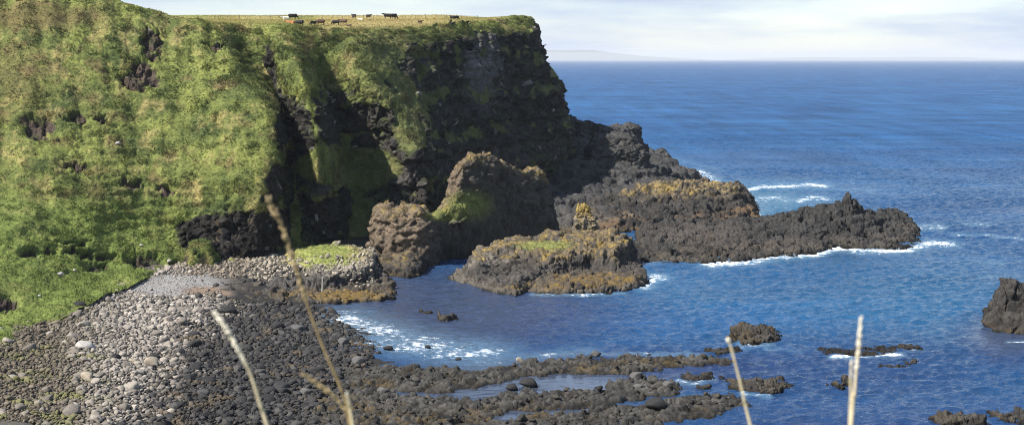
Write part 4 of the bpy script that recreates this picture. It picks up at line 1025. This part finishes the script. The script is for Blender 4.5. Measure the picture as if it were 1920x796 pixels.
# scattered white horses in the open water
wc = ramp01(noise(mapped(0.35, 1.0), 0.16, 5, 0.75), 0.745, 0.79)
fmask = math_('MAXIMUM', fmask, math_('MULTIPLY', wc, math_('MULTIPLY', math_('SUBTRACT', 1.0, attr('calm')), 0.5)))
c0 = mixc(math_('MULTIPLY', attr('foam'), 0.45), c0, (0.16, 0.27, 0.34))
cfin = mixc(fmask, c0, (0.82, 0.86, 0.88))
nt.links.new(cfin, b.inputs['Base Color'])
rg = math_('ADD', math_('ADD', 0.08, math_('MULTIPLY', attr('distant'), 0.42)), math_('MULTIPLY', fmask, 0.7), True); nt.links.new(rg, b.inputs['Roughness'])
b.inputs['IOR'].default_value = 1.33; nt.links.new(math_('ADD', math_('SUBTRACT', 0.5, math_('MULTIPLY', attr('distant'), 0.40)), math_('MULTIPLY', attr('calm'), 0.4)), b.inputs['Specular IOR Level'])
h1 = noise(mapped(0.5, 1.0), 0.95, 4, 0.6); h2 = noise(mapped(0.6, 1.0), 3.2, 3, 0.6)
hh = math_('ADD', math_('MULTIPLY', h1, 0.75), math_('MULTIPLY', h2, 0.22))
bpn = N(nt, 'ShaderNodeBump'); bpn.inputs['Distance'].default_value = 0.75
nt.links.new(hh, bpn.inputs['Height'])
st = math_('SUBTRACT', 0.85, math_('MULTIPLY', attr('calm'), 0.75)); nt.links.new(st, bpn.inputs['Strength'])
nt.links.new(bpn.outputs[0], b.inputs['Normal'])
sea = mesh_np('sea', sp, grid_faces(len(rows), len(cols)), None, M_SEA, True, dict(foam=foam, calm=calm, shallow=shal, weedbed=brown, distant=sst(220, 900, sp[:, 1])))
set_props(sea, kind='structure')

# ------------------------------------------------------------------ far coast, only just visible in the haze
def far_hills(name, pts, D, seed):
    xs = []; 
    P1 = np.array([W(a, b, D) for a, b in pts])
    m = 160
    x = np.linspace(P1[0, 0], P1[-1, 0], m); zc = np.interp(x, P1[:, 0], P1[:, 2])
    ty = np.linspace(-1, 1, 24)
    Xh, T = np.meshgrid(x, ty)
    Zh = -5 + (zc[None] + 5) * (1 - T ** 2) ** 0.8
    Yh = D + T * 5000
    p = np.stack([Xh.ravel(), Yh.ravel(), Zh.ravel()], 1)
    p[:, 2] += 14 * fbm(p, 900, 3, seed) * (p[:, 2] > 5)
    o = mesh_np(name, p, grid_faces(24, m), mix((0.07, 0.09, 0.05), (0.12, 0.12, 0.08), np.clip(0.5 + fbm(p, 1500, 3, seed + 1), 0, 1)), M_LAND)
    return set_props(o, kind='structure')
far_hills('hills', [(820, 112), (960, 98), (1020, 94), (1110, 94), (1150, 99), (1200, 105), (1270, 109), (1330, 113)], 58000, 1000)
far_hills('hills', [(1360, 113), (1440, 109), (1520, 107), (1600, 108.5), (1700, 106.5), (1780, 107), (1850, 110), (1900, 113)], 61000, 1010)

# ------------------------------------------------------------------ cattle
def remeshed(bm, vox, name):
    me = bpy.data.meshes.new('t'); bm.to_mesh(me); bm.free()
    o = bpy.data.objects.new('t', me); COL.objects.link(o)
    m = o.modifiers.new('r', 'REMESH'); m.mode = 'VOXEL'; m.voxel_size = vox
    s = o.modifiers.new('s', 'SMOOTH'); s.iterations = 4; s.factor = 0.5
    dg = bpy.context.evaluated_depsgraph_get(); dg.update()
    me2 = bpy.data.meshes.new_from_object(o.evaluated_get(dg)); me2.name = name
    bpy.data.objects.remove(o); bpy.data.meshes.remove(me)
    for p_ in me2.polygons: p_.use_smooth = True
    return me2
def ell(bm, c, r, rot=(0, 0, 0)):
    M = Matrix.Translation(c) @ Matrix.Rotation(rot[2], 4, 'Z') @ Matrix.Rotation(rot[1], 4, 'Y') @ Matrix.Rotation(rot[0], 4, 'X') @ Matrix.Diagonal((*r, 1))
    bmesh.ops.create_icosphere(bm, subdivisions=3, radius=1, matrix=M)
def limb(bm, a, b_, r1, r2):
    a, b_ = Vector(a), Vector(b_); d = b_ - a
    q = d.to_track_quat('Z', 'Y').to_matrix().to_4x4()
    bmesh.ops.create_cone(bm, segments=12, radius1=r1, radius2=r2, depth=d.length, cap_ends=True, matrix=Matrix.Translation((a + b_) / 2) @ q)
def cow_mesh(pose):
    bm = bmesh.new(); dz = -0.55 if pose == 'lying' else 0.0
    ell(bm, (0, 0, 1.02 + dz), (0.98, 0.36, 0.42)); ell(bm, (0.55, 0, 1.02 + dz), (0.48, 0.33, 0.44)); ell(bm, (-0.65, 0, 1.08 + dz), (0.44, 0.36, 0.37)); ell(bm, (-0.1, 0, 0.9 + dz), (0.7, 0.37, 0.36))
    ell(bm, (0.72, 0, 1.32 + dz), (0.3, 0.14, 0.16))
    if pose == 'grazing':
        limb(bm, (0.8, 0, 1.12), (1.28, 0, 0.55), 0.25, 0.14); hd = Vector((1.42, 0, 0.32)); rt = 0.95
    else:
        limb(bm, (0.75, 0, 1.15 + dz), (1.2, 0, 1.42 + dz), 0.27, 0.16); hd = Vector((1.36, 0, 1.40 + dz)); rt = 0.45
    ell(bm, hd, (0.26, 0.115, 0.13), (0, rt, 0))
    mz = hd + Vector((math.cos(rt) * 0.22, 0, -math.sin(rt) * 0.22)); ell(bm, mz, (0.12, 0.09, 0.09), (0, rt, 0))
    for s in (-1, 1):
        ell(bm, hd + Vector((-0.16, s * 0.19, 0.09)), (0.05, 0.13, 0.055), (0.3 * s, 0, 0))
        if pose == 'lying':
            limb(bm, (0.7, s * 0.25, 0.25), (0.95, s * 0.3, 0.1), 0.11, 0.08); limb(bm, (0.95, s * 0.3, 0.1), (0.6, s * 0.38, 0.07), 0.08, 0.06)
            limb(bm, (-0.7, s * 0.28, 0.3), (-0.3, s * 0.45, 0.12), 0.18, 0.1); limb(bm, (-0.3, s * 0.45, 0.12), (-0.75, s * 0.5, 0.07), 0.09, 0.06)
        else:
            fx = 0.6 + 0.1 * s
            limb(bm, (fx - 0.05, s * 0.2, 0.95), (fx, s * 0.2, 0.48), 0.15, 0.085); limb(bm, (fx, s * 0.2, 0.5), (fx - 0.02, s * 0.2, 0.08), 0.075, 0.06); limb(bm, (fx - 0.02, s * 0.2, 0.1), (fx + 0.02, s * 0.2, 0.0), 0.07, 0.08)
            hx = -0.75 - 0.1 * s
            limb(bm, (-0.65, s * 0.2, 1.0), (hx + 0.12, s * 0.22, 0.68), 0.24, 0.13); limb(bm, (hx + 0.14, s * 0.22, 0.72), (hx - 0.06, s * 0.22, 0.46), 0.12, 0.08); limb(bm, (hx - 0.06, s * 0.22, 0.48), (hx, s * 0.22, 0.08), 0.075, 0.06); limb(bm, (hx, s * 0.22, 0.1), (hx + 0.04, s * 0.22, 0), 0.07, 0.08)
    limb(bm, (-1.03, 0, 1.3 + dz), (-1.12, 0, 0.62 if pose != 'lying' else 0.3), 0.05, 0.035); ell(bm, (-1.12, 0, 0.56 if pose != 'lying' else 0.25), (0.05, 0.05, 0.11))
    if pose != 'lying': ell(bm, (-0.45, 0, 0.66), (0.16, 0.13, 0.12))
    return remeshed(bm, 0.045, 'cow_' + pose)
COWS = {k: cow_mesh(k) for k in ('standing', 'grazing', 'lying')}
HIDE = {'black': flat_mat('black_hide', (0.014, 0.012, 0.012), 0.6, 0.3), 'dun': flat_mat('dark_brown_hide', (0.075, 0.04, 0.026), 0.6), 'brown': flat_mat('tan_hide', (0.30, 0.13, 0.04), 0.65), 'white': flat_mat('cream_hide', (0.72, 0.68, 0.58), 0.65, 0.1)}
cow_first = {}
def cow(px_, py_, pose, hide, length_px, head, label):
    p = on_land(px_, py_)
    key = (pose, hide)
    if key not in cow_first:
        me = COWS[pose].copy(); me.materials.clear(); me.materials.append(HIDE[hide]); cow_first[key] = me
    o = bpy.data.objects.new('cow' if length_px > 8 else 'calf', cow_first[key]); COL.objects.link(o)
    s = np.clip(length_px / FPX * p[1] / (2.4 * max(abs(math.cos(head)), 0.45)), 0.55, 1.2)
    o.scale = (s, s, s); o.location = (p[0], p[1], p[2] - 0.03); o.rotation_euler = (0, 0, head)
    set_props(o, label, 'cow', 'cattle grazing on the clifftop')
PI = math.pi
for c in [(545, 46, 'lying', 'brown', 19, PI - 0.2, 'tan cow, the only brown one, beside a cream cow on the clifftop'),
          (536, 40, 'standing', 'white', 13, PI + 0.5, 'cream cow partly behind the tan cow'),
          (549, 37, 'grazing', 'black', 18, 0.25, 'black cow on the skyline just past the cream cow'),
          (562, 48, 'grazing', 'black', 18, PI - 0.15, 'black cow grazing alone between the tan cow and the pair of dark cows'),
          (588, 47, 'grazing', 'black', 12, PI + 0.6, 'smaller animal of the first dark pair, turned away'),
          (601, 47, 'grazing', 'dun', 18, PI + 0.1, 'dark brown cow, larger of the first dark pair'),
          (630, 47, 'grazing', 'black', 16, PI, 'black cow leading the group with a calf'),
          (644, 46, 'standing', 'dun', 16, PI - 0.3, 'dark brown cow standing over a calf'),
          (653, 49, 'lying', 'dun', 8, -0.4, 'small brown calf lying by its mother'),
          (664, 35, 'standing', 'black', 9, PI / 2 + 0.7, 'far black cow facing away beside a fence post, nearer the first pair'),
          (691, 35, 'standing', 'black', 9, PI / 2 - 0.8, 'far black cow seen end-on, by itself on the skyline'),
          (727, 36, 'standing', 'black', 17, PI, 'longer black cow of the skyline pair standing nose to tail'),
          (739, 36, 'grazing', 'black', 11, 0.9, 'shorter black cow of the skyline pair, at the tail of the longer one'),
          (788, 44, 'standing', 'dun', 10, 0.2, 'small dark calf half hidden in long grass at the cliff brink'),
          (848, 37, 'standing', 'black', 9, PI / 2 + 0.8, 'far black cow near the headland point, the taller of two'),
          (856, 37, 'grazing', 'black', 9, PI / 2 - 0.8, 'far black cow near the headland point, head lowered'),
          (676, 38, 'lying', 'white', 11, PI, 'cream animal lying down in the straw-coloured field')]:
    cow(*c)

# ------------------------------------------------------------------ field fence on the skyline
M_WOOD = flat_mat('weathered_wood', (0.16, 0.14, 0.12)); M_WIRE = flat_mat('wire', (0.2, 0.2, 0.2), 0.5)
fence = bpy.data.objects.new('fence', None); COL.objects.link(fence)
set_props(fence, 'post and wire fence along the skyline of the clifftop field', 'fence')
fp = [on_land(a, 36) for a in np.linspace(410, 895, 26)]
tops = []
for k, p in enumerate(fp):
    bm = bmesh.new(); hgt = 1.25 + 0.1 * (k % 3)
    bmesh.ops.create_cone(bm, segments=8, radius1=0.06, radius2=0.055, depth=hgt, cap_ends=True, matrix=Matrix.Translation((0, 0, hgt / 2 - 0.2)))
    me = bpy.data.meshes.new('post'); bm.to_mesh(me); bm.free(); me.materials.append(M_WOOD)
    o = bpy.data.objects.new('post', me); COL.objects.link(o); o.parent = fence; o.location = p; o.rotation_euler = (random.gauss(0, .03), random.gauss(0, .03), 0)
def tube(pts, rad, seg=6):
    pts = [Vector(p) for p in pts]; V = []; F = []
    for i, p in enumerate(pts):
        d = (pts[min(i + 1, len(pts) - 1)] - pts[max(i - 1, 0)]).normalized()
        u = d.orthogonal().normalized() if i == 0 else (u - d * u.dot(d)).normalized()
        w_ = d.cross(u); r = rad[i] if hasattr(rad, '__len__') else rad
        for s in range(seg):
            a = 2 * math.pi * s / seg; V.append(p + u * (math.cos(a) * r) + w_ * (math.sin(a) * r))
    for i in range(len(pts) - 1):
        for s in range(seg):
            F.append((i * seg + s, i * seg + (s + 1) % seg, (i + 1) * seg + (s + 1) % seg, (i + 1) * seg + s))
    return np.array([v[:] for v in V]), np.array(F)
for hh_ in (0.55, 0.95):
    v, f = tube([p + np.array([0, 0, hh_]) for p in fp], 0.012, 5)
    mesh_np('wire', v, f, None, M_WIRE, parent=fence)

# ------------------------------------------------------------------ the bank the photographer stands on and the dry grass stems
bk = []
for y, z in [(-12, 41.2), (-4, 40.5), (0, 40.3), (3.2, 40.2), (5, 39.6), (9, 37), (20, 30), (50, 17), (95, 6), (132, 2)]:
    bk.append([[x, y, z + 0.006 * abs(x) ** 1.1 * (1 if y < 60 else 0)] for x in np.linspace(-60, 60, 49)])
bk = np.array(bk); bk = crom(bk, [10, 8, 8, 8, 10, 20, 30, 30, 20], 0)
pbk = bk.reshape(-1, 3).astype(np.float32); pbk[:, 2] += 0.12 * fbm(pbk, 1.5, 3, 1101) * sst(1.0, 4.0, np.hypot(pbk[:, 0], pbk[:, 1]) + 0.5)
o = mesh_np('bank', pbk, grid_faces(bk.shape[0], bk.shape[1]), grass_cols(pbk, 9), M_LAND)
set_props(o, kind='structure')

M_STEM = flat_mat('dry_stalk', (0.52, 0.44, 0.29), 0.7, 0.2, 60); M_STEM2 = flat_mat('brown_stalk', (0.30, 0.215, 0.10), 0.75, 0.25, 60); M_SEED = flat_mat('bleached_seed', (0.70, 0.64, 0.52), 0.8, 0.15, 80); M_SEED2 = flat_mat('brown_seed', (0.28, 0.215, 0.12), 0.8, 0.25, 80)
def stem(pts, D, w0, w1, head, mats, label, hw=1.0, spread=0.5, dens=26):
    root = bpy.data.objects.new('grass_stem', None); COL.objects.link(root)
    set_props(root, label, 'grass stem', 'dry grass stems in front of the camera')
    wp = [W(a, b, D) for a, b in pts]
    last = wp[-1]; dirv = (wp[-1] - wp[-2]); dirv /= np.linalg.norm(dirv)
    base = last + dirv * 0.5; base = np.array([base[0], base[1] - 0.05, base[2]])
    foot = np.array([base[0] + dirv[0] * 0.6, base[1] - 0.1, 40.18])
    root.location = foot
    ctl = np.array(wp + [base, foot]) - foot
    cv = crom(ctl, [14] * (len(ctl) - 1), 0)
    r = np.linspace(w0, w1, len(cv)) / FPX * D / 2
    v, f = tube(cv, r, 7); mesh_np('stalk', v, f, None, mats[0], parent=root)
    # seed head: many small pointed spikelets along the top part
    nh = int(14 * (len(wp) - 1) * head)
    V0, F0 = ico(1); Vs, Fs = [], []; off = 0
    for k in range(dens * max(1, nh // 10)):
        tt = random.random() * 0.98; i = tt * (nh - 1); i0 = int(i); p = cv[i0] * (1 - (i - i0)) + cv[min(i0 + 1, nh)] * (i - i0)
        d = cv[max(i0 - 2, 0)] - cv[min(i0 + 3, len(cv) - 1)]; d /= np.linalg.norm(d)
        env = math.sin(min(1, tt * 1.15 + 0.06) * math.pi) ** 0.6
        side = np.array([random.gauss(0, 1), random.gauss(0, 1), random.gauss(0, 1)]); side -= d * side.dot(d); side /= np.linalg.norm(side)
        ax_ = d + side * spread * random.uniform(0.2, 1); ax_ /= np.linalg.norm(ax_)
        L = random.uniform(9, 15) / FPX * D * hw; wd = L * 0.17
        q = Vector(ax_).to_track_quat('Z', 'Y').to_matrix(); Mq = np.array(q)
        P_ = (V0 * np.array([wd, wd, L / 2])) @ Mq.T + p + side * (1.2 + 3.2 * env * random.random()) / FPX * D * hw + ax_ * L * 0.3
        Vs.append(P_); Fs.append(F0 + off); off += len(V0)
    mesh_np('seed_head', np.concatenate(Vs), np.concatenate(Fs), None, mats[1], parent=root)
stem([(503, 372), (522, 412), (545, 470), (568, 545), (590, 610), (612, 665), (640, 730), (662, 800)], 2.0, 2.5, 6, 0.5, (M_STEM2, M_SEED2), 'tallest brown grass stem with a long feathery seed head bending over the grassy ledge', 1.0, 0.6, 30)
stem([(404, 588), (428, 622), (450, 662), (466, 692), (478, 725), (490, 765), (505, 810)], 1.8, 4.5, 7.5, 0.5, (M_STEM, M_SEED), 'bleached white grass stem curving over the dark cobbles', 0.9, 0.18, 34)
stem([(568, 700), (600, 722), (632, 748), (650, 775), (660, 810)], 2.1, 3, 6, 0.75, (M_STEM2, M_SEED2), 'short brown side stem with loose seeds crossing the foot of the tallest stem', 0.9, 0.5, 14)
stem([(650, 738), (655, 760), (663, 805)], 1.9, 4, 7, 0.4, (M_STEM, M_SEED), 'short pale broken stem in front of the foot of the tallest brown stem', 0.5, 0.1, 14)
stem([(1366, 637), (1372, 655), (1384, 700), (1396, 750), (1408, 800)], 2.0, 4, 6.5, 0.12, (M_STEM, M_SEED), 'thin bare beige stem with a forked tip below the hump-backed rock', 0.7, 0.5, 12)
stem([(1614, 598), (1611, 640), (1606, 690), (1602, 740), (1596, 800)], 1.8, 4.5, 8, 0.8, (M_STEM, M_SEED), 'straight white grass stem standing against open blue water', 0.8, 0.1, 26)
stem([(1597, 678), (1595, 710), (1596, 750), (1593, 802)], 1.82, 4, 7, 0.5, (M_STEM, M_SEED), 'shorter pale stem tucked beside the straight white stem', 0.6, 0.1, 16)

# ------------------------------------------------------------------ air
bm = bmesh.new(); bmesh.ops.create_cube(bm, size=1)
me = bpy.data.meshes.new('haze'); bm.to_mesh(me); bm.free()
o = bpy.data.objects.new('haze', me); COL.objects.link(o)
z0, z1 = -7.0, 260.0
o.scale = (110000, 70000, z1 - z0); o.location = (0, 70000 / 2 - 60, (z0 + z1) / 2)
m = bpy.data.materials.new('haze_air'); m.use_nodes = True; nt = m.node_tree; nt.nodes.clear()
out = nt.nodes.new('ShaderNodeOutputMaterial'); pv = nt.nodes.new('ShaderNodeVolumePrincipled')
pv.inputs['Color'].default_value = (0.90, 0.94, 1.0, 1); pv.inputs['Density'].default_value = 3.2e-5; pv.inputs['Anisotropy'].default_value = 0.0
nt.links.new(pv.outputs[0], out.inputs['Volume']); me.materials.append(m)
set_props(o, 'pale sea haze fading the far coast', 'haze', kind='stuff')
HAZE = o

# ------------------------------------------------------------------ light
sdir = Vector((-0.60, -0.345, 0.725)).normalized()
sun = bpy.data.lights.new('sun', 'SUN'); sun.energy = 5.0; sun.angle = math.radians(0.55); sun.color = (1.0, 0.955, 0.88)
so = bpy.data.objects.new('sun', sun); COL.objects.link(so); so.rotation_euler = sdir.to_track_quat('Z', 'Y').to_euler(); so.location = (-60, 100, 120)
w = bpy.data.worlds.new('World'); scene.world = w; w.use_nodes = True; nt = w.node_tree; nt.nodes.clear()
out = nt.nodes.new('ShaderNodeOutputWorld'); bg = nt.nodes.new('ShaderNodeBackground'); nt.links.new(bg.outputs[0], out.inputs[0])
sky = nt.nodes.new('ShaderNodeTexSky'); sky.sky_type = 'NISHITA'; sky.sun_disc = False
sky.sun_elevation = math.asin(sdir.z); sky.sun_rotation = math.atan2(sdir.x, sdir.y); sky.altitude = 40; sky.dust_density = 0.35; sky.ozone_density = 1.6
tc = nt.nodes.new('ShaderNodeTexCoord'); sep = nt.nodes.new('ShaderNodeSeparateXYZ'); nt.links.new(tc.outputs['Generated'], sep.inputs[0])
def wm(op, a, b_):
    m = nt.nodes.new('ShaderNodeMath'); m.operation = op
    for i, v in enumerate((a, b_)):
        if isinstance(v, (int, float)): m.inputs[i].default_value = v
        else: nt.links.new(v, m.inputs[i])
    return m.outputs[0]
dz = wm('ADD', wm('MAXIMUM', sep.outputs[2], 0.0), 0.10)
cx = wm('DIVIDE', sep.outputs[0], dz); cy = wm('DIVIDE', sep.outputs[1], dz)
cmb = nt.nodes.new('ShaderNodeCombineXYZ'); nt.links.new(cx, cmb.inputs[0]); nt.links.new(cy, cmb.inputs[1])
no = nt.nodes.new('ShaderNodeTexNoise'); no.inputs['Scale'].default_value = 0.42; no.inputs['Detail'].default_value = 7; no.inputs['Roughness'].default_value = 0.55
nt.links.new(cmb.outputs[0], no.inputs['Vector'])
mr = nt.nodes.new('ShaderNodeMapRange'); mr.interpolation_type = 'SMOOTHSTEP'
for i, v in ((1, 0.36), (2, 0.64), (3, 0.3), (4, 1.0)): mr.inputs[i].default_value = v
nt.links.new(no.outputs['Fac'], mr.inputs[0])
# thick broken cloud low over the sea, clearer overhead
lowc = nt.nodes.new('ShaderNodeMapRange'); lowc.interpolation_type = 'SMOOTHSTEP'
for i, v in ((1, 0.20), (2, 0.55), (3, 1.0), (4, 0.08)): lowc.inputs[i].default_value = v
nt.links.new(sep.outputs[2], lowc.inputs[0])
fac = wm('MULTIPLY', mr.outputs[0], lowc.outputs[0])
mx = nt.nodes.new('ShaderNodeMix'); mx.data_type = 'RGBA'
nt.links.new(fac, mx.inputs[0]); nt.links.new(sky.outputs[0], mx.inputs[6]); mx.inputs[7].default_value = (3.0, 3.6, 4.75, 1)
nt.links.new(mx.outputs[2], bg.inputs[0]); bg.inputs[1].default_value = 0.1

# ------------------------------------------------------------------ camera
cam = bpy.data.cameras.new('camera'); co = bpy.data.objects.new('camera', cam); COL.objects.link(co); scene.camera = co
cam.sensor_width = 36.0; cam.lens = 36.0 * FPX / 1920.0
co.location = (0, 0, H); co.rotation_euler = (math.pi / 2 - PITCH, 0, 0)
cam.clip_start = 0.1; cam.clip_end = 150000
cam.dof.use_dof = True; cam.dof.focus_distance = 270; cam.dof.aperture_fstop = 8
scene.view_settings.view_transform = 'Standard'; scene.view_settings.look = 'None'; scene.view_settings.exposure = 0.88; scene.view_settings.gamma = 1.0
scene.cycles.filter_width = 1.0; scene.cycles.max_bounces = 6; scene.cycles.volume_bounces = 0; scene.cycles.use_denoising = True; scene.cycles.denoiser = 'OPENIMAGEDENOISE'; scene.cycles.denoising_input_passes = 'RGB_ALBEDO_NORMAL'; scene.cycles.denoising_prefilter = 'NONE'
